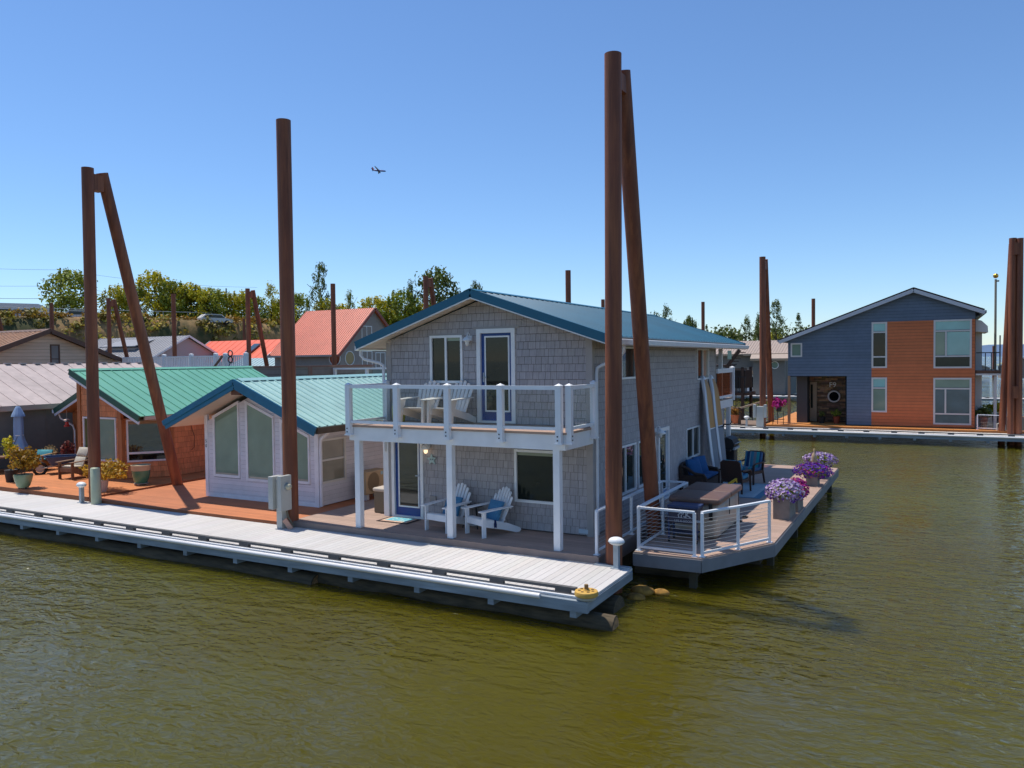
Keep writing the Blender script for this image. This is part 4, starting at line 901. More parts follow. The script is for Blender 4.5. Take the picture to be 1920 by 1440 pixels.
# ================================================================== SECOND ROW
S = thing('salmon_house', 'grey stucco house with steep salmon red ribbed metal roof', 'house', (-42, 48.2, .6))
gx = -38.7; yA, yR, yB = 44.7, 48.6, 52.5; ze, zr_ = 5.45, 8.78
g = MB(); g.prism([(gx, yA, .5), (gx, yB, .5), (gx, yB, ze), (gx, yR, zr_ - .12), (gx, yA, ze)], (-6.6, 0, 0)); g.build('wall', STUCCO, S)
g = MB(); ribbed(g, (gx + .25, yR, zr_), (gx - 6.9, yR, zr_), (0, -4.4, -3.72), 34, .03, .03); ribbed(g, (gx + .25, yR, zr_), (gx - 6.9, yR, zr_), (0, 4.4, -3.72), 34, .03, .03); rs = g.build('roof', SALMON, S)
g = MB()
for s in (-1, 1): g.bar((gx + .27, yR, zr_ - .06), (gx + .27, yR + s * 4.42, zr_ - 3.8), .05, .22)
g.build('rake_fascia', SALMTRIM, rs)
g = MB(); g.box(gx - 6.9, gx + .2, yA - .55, yA - .42, 4.98, 5.12); g.build('gutter', mat('gutter_tan', (.4, .33, .28), .6), rs)
def two_light(u0, u1, z0, z1, p=PBLACK, q=PDARK): window(S, 'x', gx, u0, u1, z0, z1, vs=[((u0 + u1) / 2, z0 + .05, z1 - .05)], panes=[(u0 + .06, (u0 + u1) / 2 - .03, z0 + .06, z1 - .06, p), ((u0 + u1) / 2 + .03, u1 - .06, z0 + .06, z1 - .06, q)], fw=.06)
two_light(47.2, 48.45, 6.15, 7.35, PBLACK, PGREEN); two_light(47.2, 48.45, 4.1, 5.4, PBLACK, PCREAM); two_light(48.85, 50.1, 4.05, 5.3, PBLACK, PDARK)
def round_window(parent, axis, c, u, z, r, pm, fm=None, wd=.07):
    m = MB(); pts = []
    for k in range(29): a = 2 * math.pi * k / 28; pts.append(P3(axis, c, u + math.cos(a) * r, z + math.sin(a) * r, .02))
    m.tube(pts, wd * .6, 6); f = m.build('round_window', fm or TRIMW, parent, smooth=60)
    m = MB(); m.prism([P3(axis, c, u + math.cos(2 * math.pi * k / 28) * r, z + math.sin(2 * math.pi * k / 28) * r, .0) for k in range(28)], Vector(P3(axis, c, 0, 0, .03)) - Vector(P3(axis, c, 0, 0, .0))); m.build('pane', pm, f); return f
round_window(S, 'x', gx, 45.75, 4.85, .52, pane_mat('pane_split', (.22, .17, .08))); round_window(S, 'y', yA, gx - .5, 4.85, .52, pane_mat('pane_red', (.25, .05, .03)))
def simple_house(name, label, xa, xb, yA, yB, ze, zr, roofm, wallm, axis='x', over=.35, n=20, rib=(.03, .03)):
    t = thing(name, label, 'house', ((xa + xb) / 2, (yA + yB) / 2, .5)); g = MB()
    if axis == 'x':
        ym = (yA + yB) / 2; g.prism([(xa, yA, .4), (xa, yB, .4), (xa, yB, ze), (xa, ym, zr - .1), (xa, yA, ze)], (xb - xa, 0, 0)); g.build('wall', wallm, t)
        g = MB(); k = (zr - ze) / (ym - yA); dy = ym - yA + over
        for s in (-1, 1): ribbed(g, (xa - over, ym, zr + .05), (xb + over, ym, zr + .05), (0, s * dy, -dy * k), n, *rib)
        r_ = g.build('roof', roofm, t)
        g = MB()
        for xx in (xa - over - .02, xb + over + .02):
            for s in (-1, 1): g.bar((xx, ym, zr), (xx, ym + s * dy, zr - dy * k), .04, .18)
        g.build('rake_fascia', TRIMW if wallm != TANWALL else BROWNTRIM, r_)
    else:
        xm = (xa + xb) / 2; g.prism([(xa, yA, .4), (xb, yA, .4), (xb, yA, ze), (xm, yA, zr - .1), (xa, yA, ze)], (0, yB - yA, 0)); g.build('wall', wallm, t)
        g = MB(); k = (zr - ze) / (xb - xm); dx = xb - xm + over
        for s in (-1, 1): ribbed(g, (xm, yA - over, zr + .05), (xm, yB + over, zr + .05), (s * dx, 0, -dx * k), n, *rib)
        r_ = g.build('roof', roofm, t)
        g = MB()
        for s in (-1, 1): g.bar((xm, yA - over - .02, zr), (xm + s * dx, yA - over - .02, zr - dx * k), .04, .18)
        g.build('rake_fascia', TRIMW, r_)
    return t, r_
t, r_ = simple_house('grey_roof_house', 'house with grey standing seam roof and dormer behind the tan house', -73.5, -61.2, 45.6, 53.2, 5.2, 7.15, GREYROOF, mat('pale_pink_wall', (.5, .42, .40), .8), n=30)
g = MB(); g.box(-69.3, -65.2, 46.9, 48.4, 5.3, 6.15); dm = g.build('dormer', mat('pale_pink_wall', (.5, .42, .40), .8), t)
g = MB(); g.prism([(-69.8, 46.5, 6.2), (-64.7, 46.5, 6.2), (-64.9, 49.3, 7.0), (-69.6, 49.3, 7.0)], (0, 0, .08)); g.build('dormer_roof', GREYROOF, dm)
t, r_ = simple_house('orange_roof_house', 'house with bright orange metal roof and skylight below the levee', -63.7, -54.0, 51.6, 57.4, 4.9, 6.75, ORANGER, mat('slate_wall', (.16, .17, .20), .8), n=12, rib=(.02, .02))
round_ = MB(); round_.box(-57.6, -56.9, 52.3, 53.2, 5.75, 5.85)
g = MB(); g.prism([(-56.9, 52.4, 5.52), (-56.1, 52.4, 5.52), (-56.1, 53.6, 6.30), (-56.9, 53.6, 6.30)], (0, -.05, .12)); g.build('skylight', PBLUE, r_)
g = MB(); wbox(g, 'x', -63.7, 53.9, 54.9, 5.55, 6.15, -.02, .02); 
window(t, 'X', -63.7, 53.9, 55.1, 5.3, 6.1, fw=.08)
# teal roofed small house behind the salmon one
simple_house('pale_teal_house', 'small house with pale teal roof tucked beside the salmon house', -53.5, -46.5, 47.0, 51.5, 3.9, 4.95, mat('pale_teal_roof', (.32, .45, .46), .5), mat('white_wall', (.55, .52, .55), .7), n=18)
# grey house in the third row (right)
GH = thing('grey_gable_house', 'grey house with buff metal roof and white entry door behind the rear dock', 'house', (-16, 89, .5))
g = MB(); g.box(-22, -13.7, 86.2, 93, .45, 4.93); g.box(-17.0, -13.75, 85.4, 86.2, .45, 4.3); g.build('wall', mat('grey_wall_far', (.165, .160, .145), .85, nz=.05), GH)
g = MB(); ribbed(g, (-23, 90.4, 6.42), (-13.2, 90.4, 6.42), (0, -4.7, -1.5), 34, .04, .04); ribbed(g, (-23, 90.4, 6.42), (-13.2, 90.4, 6.42), (0, 4.7, -1.5), 34, .04, .04); g.prism([(-17.2, 85.85, 4.93), (-13.3, 85.85, 4.93), (-13.3, 84.9, 4.35), (-17.2, 84.9, 4.35)], (0, .02, .08)); rr_ = g.build('roof', BUFFROOF, GH)
g = MB(); g.box(-23, -13.2, 85.66, 85.72, 4.72, 4.95); g.box(-17.2, -13.3, 84.86, 84.92, 4.18, 4.42); g.build('eave_board', mat('buff_board', (.45, .32, .21), .7), rr_)
g = MB(); g.box(-17.75, -16.55, 86.1, 86.19, .55, 2.7); dd = g.build('door', TRIMW, GH)
g = MB(); g.box(-17.45, -16.85, 86.05, 86.09, 1.3, 2.45); g.build('pane', PBLACK, dd)
g = MB(); g.prism([(-17.8, 85.6, 2.95), (-16.5, 85.6, 2.95), (-16.5, 86.2, 3.4), (-17.8, 86.2, 3.4)], (0, 0, .1)); g.box(-17.8, -16.5, 85.55, 85.62, 2.75, 3.0); g.build('door_awning', mat('buff_board', (.45, .32, .21), .7), GH)
round_window(GH, 'y', 85.4, -14.75, 3.72, .37, PGREEN)
dock('rear_dock', 'farthest pale dock strip in front of the grey buff roofed house', -30, 10, 83.2, 85.3, .55, board=.6)
g = MB(); g.box(-24, -11, 85.4, 86.6, .42, .62); tag(g.build('cedar_strip_deck', CEDAR), 'narrow orange deck strip behind the farthest dock', 'deck')

# ================================================================== SLATE AND RUST HOUSE (right)
B = thing('slate_house', 'two storey slate blue house with rust orange siding panel and stone entry', 'house', (-2.8, 52, .6))
yf = 47.6; z0 = .69
g = MB(); g.prism([(-4.32, yf + .08, .5), (1.86, yf + .08, .5), (1.86, yf + .08, 6.85), (-.98, yf + .08, 7.98), (-7.42, yf + .08, 5.5), (-7.42, yf + .08, 3.46), (-4.32, yf + .08, 3.46)], (0, 10, 0)); g.build('wall_core', mat('slate_core', (.03, .04, .055), .9), B)
apx, apz = -.98, 8.02; kl = (apz - 5.55) / (apx + 7.48); kr = (apz - 6.88) / (1.9 - apx)
gab = [(kl, -1, apz - kl * apx), (-kr, -1, apz + kr * apx)]
wins = [(-3.05, -2.27, 3.88, 6.42), (-3.05, -2.27, 1.43, 3.36), (-.02, 1.75, 3.85, 6.44), (-.02, 1.75, .83, 3.34), (-7.33, -6.70, 4.55, 5.35)]
g = MB(); siding(g, 'y', yf, -7.48, 1.9, z0, 8.1, .17, None, .3, wins + [(-7.6, -4.32, 0, 3.44), (-3.05, 1.95, 0, 6.43)], gab, tilt=.014, gap=.010, lo=.94, hi=1.06); g.build('front_wall', NAVYSID, B)
g = MB(); siding(g, 'y', yf, -3.05, 1.9, z0, 6.43, .17, None, .3, wins, tilt=.014, gap=.010, lo=.94, hi=1.06); g.build('orange_panel', RUSTSID, B)
g = MB(); g.box(1.86, 1.92, yf, 57.6, .6, 6.8); g.box(-7.48, -7.42, yf + .1, 57.6, 3.44, 5.5); g.build('side_wall', NAVYSID, B)
g = MB(); ribbed(g, (apx, yf - .35, 8.22), (apx, 58, 8.22), (-6.95, 0, -6.95 * kl), 20, .02, .03); ribbed(g, (apx, yf - .35, 8.22), (apx, 58, 8.22), (3.3, 0, -3.3 * kr), 20, .02, .03); rb = g.build('roof', mat('charcoal_roof', (.06, .05, .055), .6), B)
g = MB(); g.bar((apx, yf - .36, 8.05), (apx - 6.95, yf - .36, 8.05 - 6.95 * kl), .05, .19); g.bar((apx, yf - .36, 8.05), (apx + 3.3, yf - .36, 8.05 - 3.3 * kr), .05, .19); g.build('rake_trim', mat('pale_fascia', (.58, .56, .58), .5), rb)
g = MB(); g.box(2.22, 2.40, yf - .3, 58, 6.72, 6.86); g.box(-8.02, -7.9, yf - .3, 58, 5.42, 5.56); g.build('gutter', mat('gutter_slate', (.2, .24, .3), .5), rb)
BW = mat('beige_vinyl', (.66, .60, .56), .4)
window(B, 'y', yf, -3.05, -2.27, 3.88, 6.42, hs=[(5.86, -3.0, -2.3), (4.50, -3.0, -2.3)], panes=[(-2.98, -2.34, 5.92, 6.35, PTEAL), (-2.98, -2.34, 4.56, 5.80, PBLACK), (-2.98, -2.34, 3.95, 4.44, PDARK)], fw=.09, fm=BW)
window(B, 'y', yf, -3.05, -2.27, 1.43, 3.36, hs=[(2.77, -3.0, -2.3)], panes=[(-2.98, -2.34, 2.83, 3.29, PTEAL), (-2.98, -2.34, 1.5, 2.71, PGREEN)], fw=.09, fm=BW)
window(B, 'y', yf, -.02, 1.75, 3.85, 6.44, hs=[(5.84, .05, 1.7), (4.49, .05, 1.7)], vs=[(.56, 4.53, 5.80)], panes=[(.06, 1.67, 5.9, 6.36, PTEAL), (.06, .51, 4.55, 5.78, PGREEN), (.61, 1.67, 4.55, 5.78, PTEAL), (.06, 1.67, 3.93, 4.43, PDARK)], fw=.09, fm=BW)
window(B, 'y', yf, -.02, 1.75, .83, 3.34, hs=[(2.76, .05, 1.7), (1.41, .05, 1.7)], vs=[(.55, 1.45, 2.72)], panes=[(.06, 1.67, 2.82, 3.26, PGREEN), (.06, .50, 1.47, 2.70, PBLUE), (.60, 1.67, 1.47, 2.70, PBLUE), (.06, 1.67, .91, 1.35, PBLUE)], fw=.09, fm=BW)
window(B, 'y', yf, -7.33, -6.70, 4.55, 5.35, panes=[(-7.25, -6.78, 4.63, 5.27, PGREEN)], fw=.08, fm=BW)
# entry recess with ledge stone
STONE = mat('ledge_stone', (.20, .115, .065), .85, nz=.25, ns=6, var=True, bump=.4)
st = MB(); zz = .65
while zz < 3.44:
    hh = random.uniform(.055, .12); uu = -6.55
    while uu < -4.35:
        ww = random.uniform(.2, .65); k = random.choice((.45, .7, 1.0, 1.5)); st.c = (k * random.uniform(.9, 1.3), k, k * random.uniform(.7, 1.1)); st.usecol = True
        e = min(uu + ww, -4.33); st.box(uu, e - .008, 49.5 - random.uniform(0, .05), 49.62, zz, zz + hh - .008); uu += ww
    zz += hh
st.build('stone_wall', STONE, B)
g = MB(); g.box(-7.15, -6.56, 48.6, 49.6, .65, 3.44); g.build('entry_panel', mat('charcoal_panel', (.075, .068, .065), .8), B)
g = MB(); g.box(-4.40, -4.33, yf + .1, 49.6, .65, 3.44); g.box(-7.4, -4.4, yf + .1, 49.7, 3.40, 3.45); g.build('entry_side', NAVYSID, B)
g = MB(); g.box(-6.5, -6.12, 49.30, 49.48, .7, 3.05); ed = g.build('door', mat('tan_door', (.30, .21, .13), .6), B)
g = MB(); g.box(-6.45, -6.34, 49.27, 49.3, 1.5, 2.9); g.build('pane', PDARK, ed)
round_window(B, 'y', 49.45, -5.18, 2.19, .31, PBLACK, BW, .08)
text_obj('house_number', 'F9', .42, mat('number_white', (.75, .72, .66), .5), B, (-5.25, 49.41, 2.87), (R(90), 0, 0), .015)
g = MB(); g.box(-7.50, -7.36, yf - .02, yf + .12, .66, 3.46); g.build('entry_post', mat('tan_post', (.33, .19, .10), .7), B)
# side porch and balcony
g = MB(); g.box(1.93, 3.05, yf + .1, 52, 3.5, 3.56); g.box(1.93, 3.06, yf + .08, 52, 3.56, 3.72); sb = g.build('side_balcony', mat('brown_deck', (.13, .06, .035), .7), B)
g = MB(); g.box(1.93, 3.07, yf + .06, yf + .1, 3.47, 3.56); g.build('balcony_trim', BW, sb)
g = MB(); g.box(1.95, 3.05, yf + .1, yf + .14, 4.63, 4.68)
for x in (2.35, 2.62, 2.82): g.box(x, x + .045, yf + .1, yf + .14, 3.72, 4.63)
g.box(2.99, 3.05, yf + .08, yf + .14, 3.72, 5.55); g.build('balcony_rail', DARK, sb)
g = MB(); g.cyl((2.83, yf + .3, .6), (2.83, yf + .3, 3.5), .075, n=12); g.build('support_post', BW, sb)
g = MB(); g.box(1.93, 2.27, yf + 1.2, yf + 1.4, .65, 6.3); g.build('porch_column', BW, B)
g = MB(); g.prism([(1.93, yf + .3, 5.78), (2.5, yf + .3, 5.72), (2.48, yf + .3, 6.05), (2.2, yf + .3, 6.35), (1.93, yf + .3, 6.42)], (0, 3, 0)); g.build('porch_hood', BW, B)
FP = thing('flagpole', 'tall tan flagpole with a golden ball beside the slate house', 'flagpole', (2.92, 49.6, .6))
g = MB(); g.cyl((2.92, 49.6, .6), (2.92, 49.6, 8.62), .065, .055, 14); g.box(2.9, 3.08, 49.55, 49.65, 8.48, 8.56); g.build('pole', mat('pole_tan', (.36, .29, .20), .5), FP, smooth=50)
g = MB(); bm = bmesh.new(); bmesh.ops.create_uvsphere(bm, u_segments=16, v_segments=10, radius=.13); g.add([(2.92 + q.co.x, 49.6 + q.co.y, 8.80 + q.co.z) for q in bm.verts], [[q.index for q in f.verts] for f in bm.faces]); bm.free(); g.build('finial_ball', mat('gold', (.75, .40, .06), .25, metal=.8), FP, smooth=70)
dock('far_dock', 'pale dock strip across the water in front of the slate and orange house', -60, 9, 44.45, 46.55, .545, board=.3)
d = thing('orange_deck', 'bright orange wooden deck under the slate blue house', 'deck', (-2.5, 50, .1))
g = MB(); deck_boards(g, [(-8.6, 46.6), (6, 46.6), (6, 58), (-8.6, 58)], 'x', .2, .66); g.build('deck_boards', mat('orange_deck_board', (.62, .24, .055), .7, nz=.1, var=True, nz2=.08), d)
g = MB(); g.box(-8.6, 6, 46.57, 46.597, .50, .657); g.build('fascia_board', mat('orange_fascia', (.40, .14, .03), .7, nz=.1), d)
cable_rail('porch_railing', 'grey horizontal bar railing at the right corner of the slate house', [(2.0, 47.1), (3.15, 46.75), (3.15, 49)], 1.45, .66, 8, group='far railings')

# ================================================================== DOCK FITTINGS
def dock_lamp(loc, label):
    t = thing('dock_lamp', label, 'lamp', loc, 'white capped dock lamps'); x, y, z = loc
    g = MB(); g.box(x - .05, x + .05, y - .05, y + .05, z, z + .46); g.box(x - .10, x + .10, y - .09, y + .09, z, z + .012); g.build('lamp_post', GALV, t)
    g = MB(); bm = bmesh.new(); bmesh.ops.create_uvsphere(bm, u_segments=20, v_segments=12, radius=1)
    g.add([(x + q.co.x * .16, y + q.co.y * .12, z + .52 + q.co.z * .085) for q in bm.verts], [[q.index for q in f.verts] for f in bm.faces]); bm.free(); c = g.build('lamp_dome', TRIMW, t, smooth=70)
    g = MB(); g.lathe(x, y, [(.13, z + .50), (.135, z + .51), (.13, z + .52)], 20, 1.25, .95); g.build('lamp_rim', GALV, c); return t
dock_lamp((-5.34, 13.98, .537), 'white domed dock lamp at the foot of the tallest pile')
dock_lamp((-21.92, 13.92, .537), 'white domed dock lamp beside the pale green cylinder')
dock_lamp((-9.6, 46.4, .547), 'white domed dock lamp across the water by the far pedestal')
g = MB(); g.tube([(-21.33, 13.98, .537), (-21.36, 13.99, 1.56), (-21.36, 13.99, 1.58)], [.14, .128, .11], 20); tag(g.build('pipe_bollard', mat('sage_paint', (.42, .45, .30), .45, nz=.08, nz2=.08), smooth=50), 'pale green capped cylinder standing against the left pile', 'bollard')
P = thing('power_pedestal', 'grey electric meter pedestal in front of the single pile by the lilac house', 'pedestal', (-13.95, 13.9, .537), 'electric pedestals')
g = MB(); g.rbox(-14.04, -13.86, 13.80, 13.98, .537, 1.74, .01); g.build('post', PEDG, P)
g = MB(); g.rbox(-14.20, -14.045, 13.70, 14.04, 1.0, 1.80, .012); g.build('meter_box', PEDG, P)
g = MB(); g.rbox(-13.855, -13.74, 13.66, 14.02, .98, 1.83, .012); mb_ = g.build('meter_box', PEDG, P)
g = MB(); g.cyl((-13.74, 13.86, 1.56), (-13.715, 13.86, 1.56), .095, n=20); g.build('meter_ring', GALV, mb_)
g = MB(); g.lathe(0, 0, [(.075, 0), (.075, .05), (.06, .085), (.03, .10), (0, .102)], 20); g.v = [(-13.715 + q[2], 13.86 + q[0], 1.56 + q[1]) for q in g.v]; g.build('meter_glass', mat('meter_glass', (.50, .46, .33), .1), mb_, smooth=50)
g = MB(); g.tube([(-13.82, 13.92, .98), (-13.80, 13.95, .8), (-13.76, 14.0, .68), (-13.7, 14.05, .54)], .022, 8); g.build('conduit', mat('conduit_grey', (.16, .14, .10), .6), P)
g = MB(); g.bar((-13.76, 13.78, .78), (-13.62, 13.86, .545), .05, .11); tag(g.build('leaning_board', mat('pink_board', (.50, .29, .21), .7)), 'short pinkish board leaning at the foot of the grey pedestal', 'board')
P2 = thing('power_pedestal', 'far grey pedestal at the foot of the A-frame pile across the water', 'pedestal', (-8.7, 45.9, .55), 'electric pedestals')
g = MB(); g.rbox(-8.95, -8.55, 45.85, 46.05, .55, 1.75, .02); g.build('post', PEDG, P2); g = MB(); g.rbox(-9.12, -8.97, 45.8, 46.05, 1.1, 1.85, .02); g.rbox(-8.53, -8.38, 45.8, 46.05, 1.1, 1.85, .02); g.build('meter_box', PEDG, P2)
W = thing('dock_roller', 'yellow corner roller wheel with holes on the end of the main dock', 'roller', (-5.12, 11.98, .50))
g = MB(); g.lathe(-5.12, 11.98, [(.10, .50), (.16, .53), (.175, .57), (.175, .585)], 28); g.build('base', mat('roller_base', (.40, .41, .38), .6), W, smooth=40)
g = MB(); g.lathe(-5.12, 11.98, [(.175, .575), (.198, .59), (.202, .63), (.192, .662), (.165, .672), (.06, .668), (.05, .69), (0, .69)], 32); wh = g.build('wheel', YELLOWP, W, smooth=40)
g = MB()
for k in range(7): a = k * .8976; g.cyl((-5.12 + math.cos(a) * .118, 11.98 + math.sin(a) * .118, .667), (-5.12 + math.cos(a) * .118, 11.98 + math.sin(a) * .118, .6745), .026, n=12)
g.build('hole', mat('hole_brown', (.10, .055, .02), .8), wh)
g = MB(); g.cyl((-5.12, 11.98, .66), (-5.12, 11.98, .77), .035, n=12); g.build('axle', mat('axle_wood', (.24, .15, .06), .7), W)
g = MB(); g.tube([(-26.6, 11.78, .56), (-26.62, 11.8, .60), (-26.6, 12.06, .6), (-26.57, 11.76, .5), (-26.56, 11.75, .2)], .012, 6); tag(g.build('mooring_rope', mat('old_rope', (.45, .42, .36), .9)), 'thin pale rope tied over the dock edge rail at far left', 'rope')

# ================================================================== ADIRONDACK CHAIRS
def adirondack(label, m, rz, loc, kind='wood', name='adirondack_chair', group=None, w=.56):
    """faces -Y; local origin on the ground at the seat centre"""
    t = thing(name, label, 'chair', (0, 0, 0), group); fr, rr = .36, .30
    s = MB(); n = 6
    pts = [(-.34, .385), (-.24, .39), (-.10, .345), (.05, .30), (.22, .265)]
    for i in range(n):
        a = i / n; b = (i + 1) / n - .02
        def at(q):
            q = q * (len(pts) - 1); k = min(int(q), len(pts) - 2); f = q - k
            return (pts[k][0] + (pts[k + 1][0] - pts[k][0]) * f, pts[k][1] + (pts[k + 1][1] - pts[k][1]) * f)
        pa, pb = at(a), at(b); s.bar((0, pa[0], pa[1]), (0, pb[0], pb[1]), w, .022)
    if kind != 'resin': s.box(-w / 2 - .02, w / 2 + .02, -.37, -.345, .25, .385)
    s.build('seat', m, t)
    k = MB(); nb = 7 if kind == 'wood' else 6
    base_y, base_z = .20, .24; ln = math.radians(24)
    for i in range(nb):
        f = (i - (nb - 1) / 2) / ((nb - 1) / 2); h = .80 - .20 * f * f if kind != 'solid' else .66 - .16 * f * f
        xb = f * (w / 2 - .04); xt = f * (w / 2 + .02)
        wd = w / nb * (.90 if kind == 'wood' else .96 if kind == 'resin' else 1.05)
        d = (math.sin(ln), math.cos(ln))
        p0 = (xb, base_y, base_z); p1 = (xt, base_y + d[0] * h, base_z + d[1] * h)
        k.bar(p0, p1, .02, wd, (1, 0, 0))
        k.cyl((p1[0], p1[1] - .009, p1[2] - .005), (p1[0], p1[1] + .011, p1[2] - .005 + .004), wd / 2 * .97, n=14)
    if kind != 'resin': k.box(-w / 2 - .05, w / 2 + .05, .38, .41, .56, .62); k.box(-w / 2, w / 2, .25, .27, .30, .36)
    k.build('backrest', m, t)
    for sgn in (-1, 1):
        x = sgn * (w / 2 + .045)
        a = MB(); xo = x + sgn * .015
        a.prism([(xo - .075, -.46, .565), (xo + .075, -.46, .565), (xo + .07, -.05, .585), (xo + .04, .42, .60), (xo - .04, .42, .60), (xo - .07, -.05, .585)], (0, 0, .024)); a.build('arm', m, t)
        l = MB()
        if kind == 'resin': l.prism([(x - .03, -.42, .565), (x - .03, -.20, .565), (x - .03, -.27, .40), (x - .03, -.34, .20), (x - .03, -.36, 0), (x - .03, -.45, 0), (x - .03, -.44, .3)], (.06, 0, 0))
        else: l.box(x - .016, x + .016, -.40, -.30, 0, .565); l.prism([(x + sgn * .016, -.39, .56), (x + sgn * .016, -.31, .56), (x + sgn * .016, -.35, .42)], (sgn * .025, 0, 0))
        l.build('front_leg', m, t)
        l = MB(); xi = sgn * (w / 2 + .012)
        l.prism([(xi - .014, -.36, .24), (xi - .014, -.36, .375), (xi - .014, -.22, .375), (xi - .014, .15, .27), (xi - .014, .30, .25), (xi - .014, .66, .10), (xi - .014, .70, .05), (xi - .014, .66, .0), (xi - .014, .56, .0), (xi - .014, .15, .12)], (.028, 0, 0))
        l.build('rear_leg', m, t)
    place(t, loc, rz); return t
WCH = 'white slatted porch chairs'
adirondack('white slatted lounge chair partly behind the middle balcony post, blue pillow on it', WHITE, -10, (-9.87, 15.0, .67), group=WCH)
adirondack('white slatted lounge chair standing below the dark ground floor window', WHITE, -24, (-8.78, 15.0, .67), group=WCH)
RCH = 'white resin balcony chairs'
adirondack('white moulded chair nearest the yellow garden stool on the balcony', RESIN, 2, (-10.60, 15.05, 3.087), 'resin', 'resin_chair', RCH, .54)
adirondack('white moulded chair below the upper window, nearer the balcony door', RESIN, -4, (-9.80, 15.08, 3.087), 'resin', 'resin_chair', RCH, .54)
WCB = 'brown wooden deck chairs'
adirondack('brown wooden slatted chair with cream cushions beside the wheelbarrow', WOOD, 4, (-26.05, 16.35, .665), 'wood', 'wooden_chair', WCB)
adirondack('brown round backed wooden chair with teal cushions by the blue umbrella', mat('amber_wood', (.30, .17, .06), .7, nz=.2, stretch=(5, 5, 1)), 20, (-29.3, 17.1, .665), 'solid', 'wooden_chair', WCB)
def cushion(name, label, m, loc, rz, tilt, sx, sy, sz, cat='pillow', group=None, n=1):
    g = MB(); bm = bmesh.new(); bmesh.ops.create_cube(bm, size=1); bmesh.ops.subdivide_edges(bm, edges=bm.edges[:], cuts=5, use_grid_fill=True)
    for q in bm.verts:
        x, y, z = q.co; e = (1 - (2 * abs(x)) ** 4) * (1 - (2 * abs(z)) ** 4)
        q.co = Vector((x * sx * (1 - .06 * (2 * abs(z)) ** 2 * 0), y * sy * (.35 + .65 * max(e, 0)), z * sz))
    g.add([q.co[:] for q in bm.verts], [[q.index for q in f.verts] for f in bm.faces]); bm.free()
    M = Matrix.Translation(loc) @ Matrix.Rotation(R(rz), 4, 'Z') @ Matrix.Rotation(R(tilt), 4, 'X')
    g.v = [tuple(M @ Vector(q)) for q in g.v]; o = g.build(name, m, smooth=60); tag(o, label, cat, group); return o
def fwd(rz, d): return (math.sin(R(rz)) * d, -math.cos(R(rz)) * d)
for cx_, cy_, rz, lab in ((-9.87, 15.0, -10, 'blue square pillow on the white chair half hidden by the middle post'), (-8.78, 15.0, -24, 'blue square pillow with navy tassel on the white chair below the window')):
    f_ = fwd(rz, -.18); cushion('throw_pillow', lab, PILLOW, (cx_ + f_[0], cy_ + f_[1], .67 + .50), rz, -24, .46, .16, .46, 'pillow', 'blue porch pillows')
g = MB(); g.tube([(-8.52, 14.86, 1.02), (-8.50, 14.83, .93), (-8.49, 14.82, .86)], [.02, .035, .03], 8); tag(g.build('tassel', mat('navy', (.01, .02, .08), .9), smooth=50), 'small navy tassel hanging from the pillow below the window', 'tassel')
f_ = fwd(4, -.16)
for i, (dz, h) in enumerate(((.42, .36), (.76, .30))): cushion('seat_cushion', ['lower cream cushion in the brown chair next to the wheelbarrow', 'upper cream back cushion in the brown chair next to the wheelbarrow'][i], CREAMC, (-26.05 + f_[0] * (1 + .9 * i), 16.35 + f_[1] * (1 + .9 * i), .665 + dz + .12), 4, -24, .50, .12, h, 'cushion', 'cream chair cushions')
cushion('seat_cushion', 'flat cream seat cushion in the brown chair next to the wheelbarrow', CREAMC, (-26.05 + fwd(4, .1)[0], 16.35 + fwd(4, .1)[1], .665 + .41), 4, 84, .50, .10, .46, 'cushion', 'cream chair cushions')
f_ = fwd(20, -.14); cushion('seat_cushion', 'teal back cushion on the round backed wooden chair', TEALC, (-29.3 + f_[0], 17.1 + f_[1], .665 + .56), 20, -24, .62, .14, .36, 'cushion', 'teal chair cushions')
cushion('seat_cushion', 'teal seat cushion on the round backed wooden chair', TEALC, (-29.3 + fwd(20, .1)[0], 17.1 + fwd(20, .1)[1], .665 + .40), 20, 82, .62, .10, .44, 'cushion', 'teal chair cushions')

# porch bits
t = thing('side_table', 'small black metal table between the two white porch chairs', 'table', (-9.45, 15.42, .67))
g = MB(); g.lathe(-9.42, 15.42, [(.0, 1.16), (.22, 1.16), (.22, 1.18), (0, 1.18)], 24); g.build('table_top', DARK, t)
for dx, dy in ((-.2, -.16), (.2, -.16), (0, .2)): g = MB(); g.cyl((-9.42 + dx * .6, 15.42 + dy * .6, 1.16), (-9.42 + dx, 15.42 + dy, .67), .012, n=8); g.build('leg', DARK, t)
t = thing('doormat', 'colourful doormat with blue sea picture and dark border at the blue entry door', 'doormat', (-11.47, 15.3, .67))
g = MB(); g.box(-11.95, -11.02, 15.0, 15.60, .671, .680); g.build('mat_border', mat('mat_dark', (.05, .03, .025), .95), t)
g = MB(); g.box(-11.87, -11.10, 15.06, 15.54, .675, .684); g.build('mat_field', mat('mat_field', (.62, .36, .25), .95, streak=((.65, .55, .40), 9, .45, .6)), t)
g = MB(); g.box(-11.80, -11.17, 15.16, 15.53, .678, .687); g.build('mat_picture', mat('mat_blue', (.12, .42, .50), .95, streak=((.45, .58, .52), 14, .5, .62)), t)
t = thing('storage_box', 'tan lidded storage box beside the corner of the grey house', 'box', (-12.4, 16.2, .67))
g = MB(); g.rbox(-12.66, -12.10, 15.82, 16.9, .675, 1.24, .02); g.build('box_body', mat('box_tan', (.17, .13, .08), .7, nz=.05), t)
g = MB(); g.rbox(-12.69, -12.07, 15.79, 16.93, 1.22, 1.32, .04); g.build('lid', mat('box_lid', (.52, .44, .35), .6), t)
t = thing('heat_pump', 'beige heat pump with round fan grille on the lilac house side', 'heat pump', (-14.3, 17.7, .61))
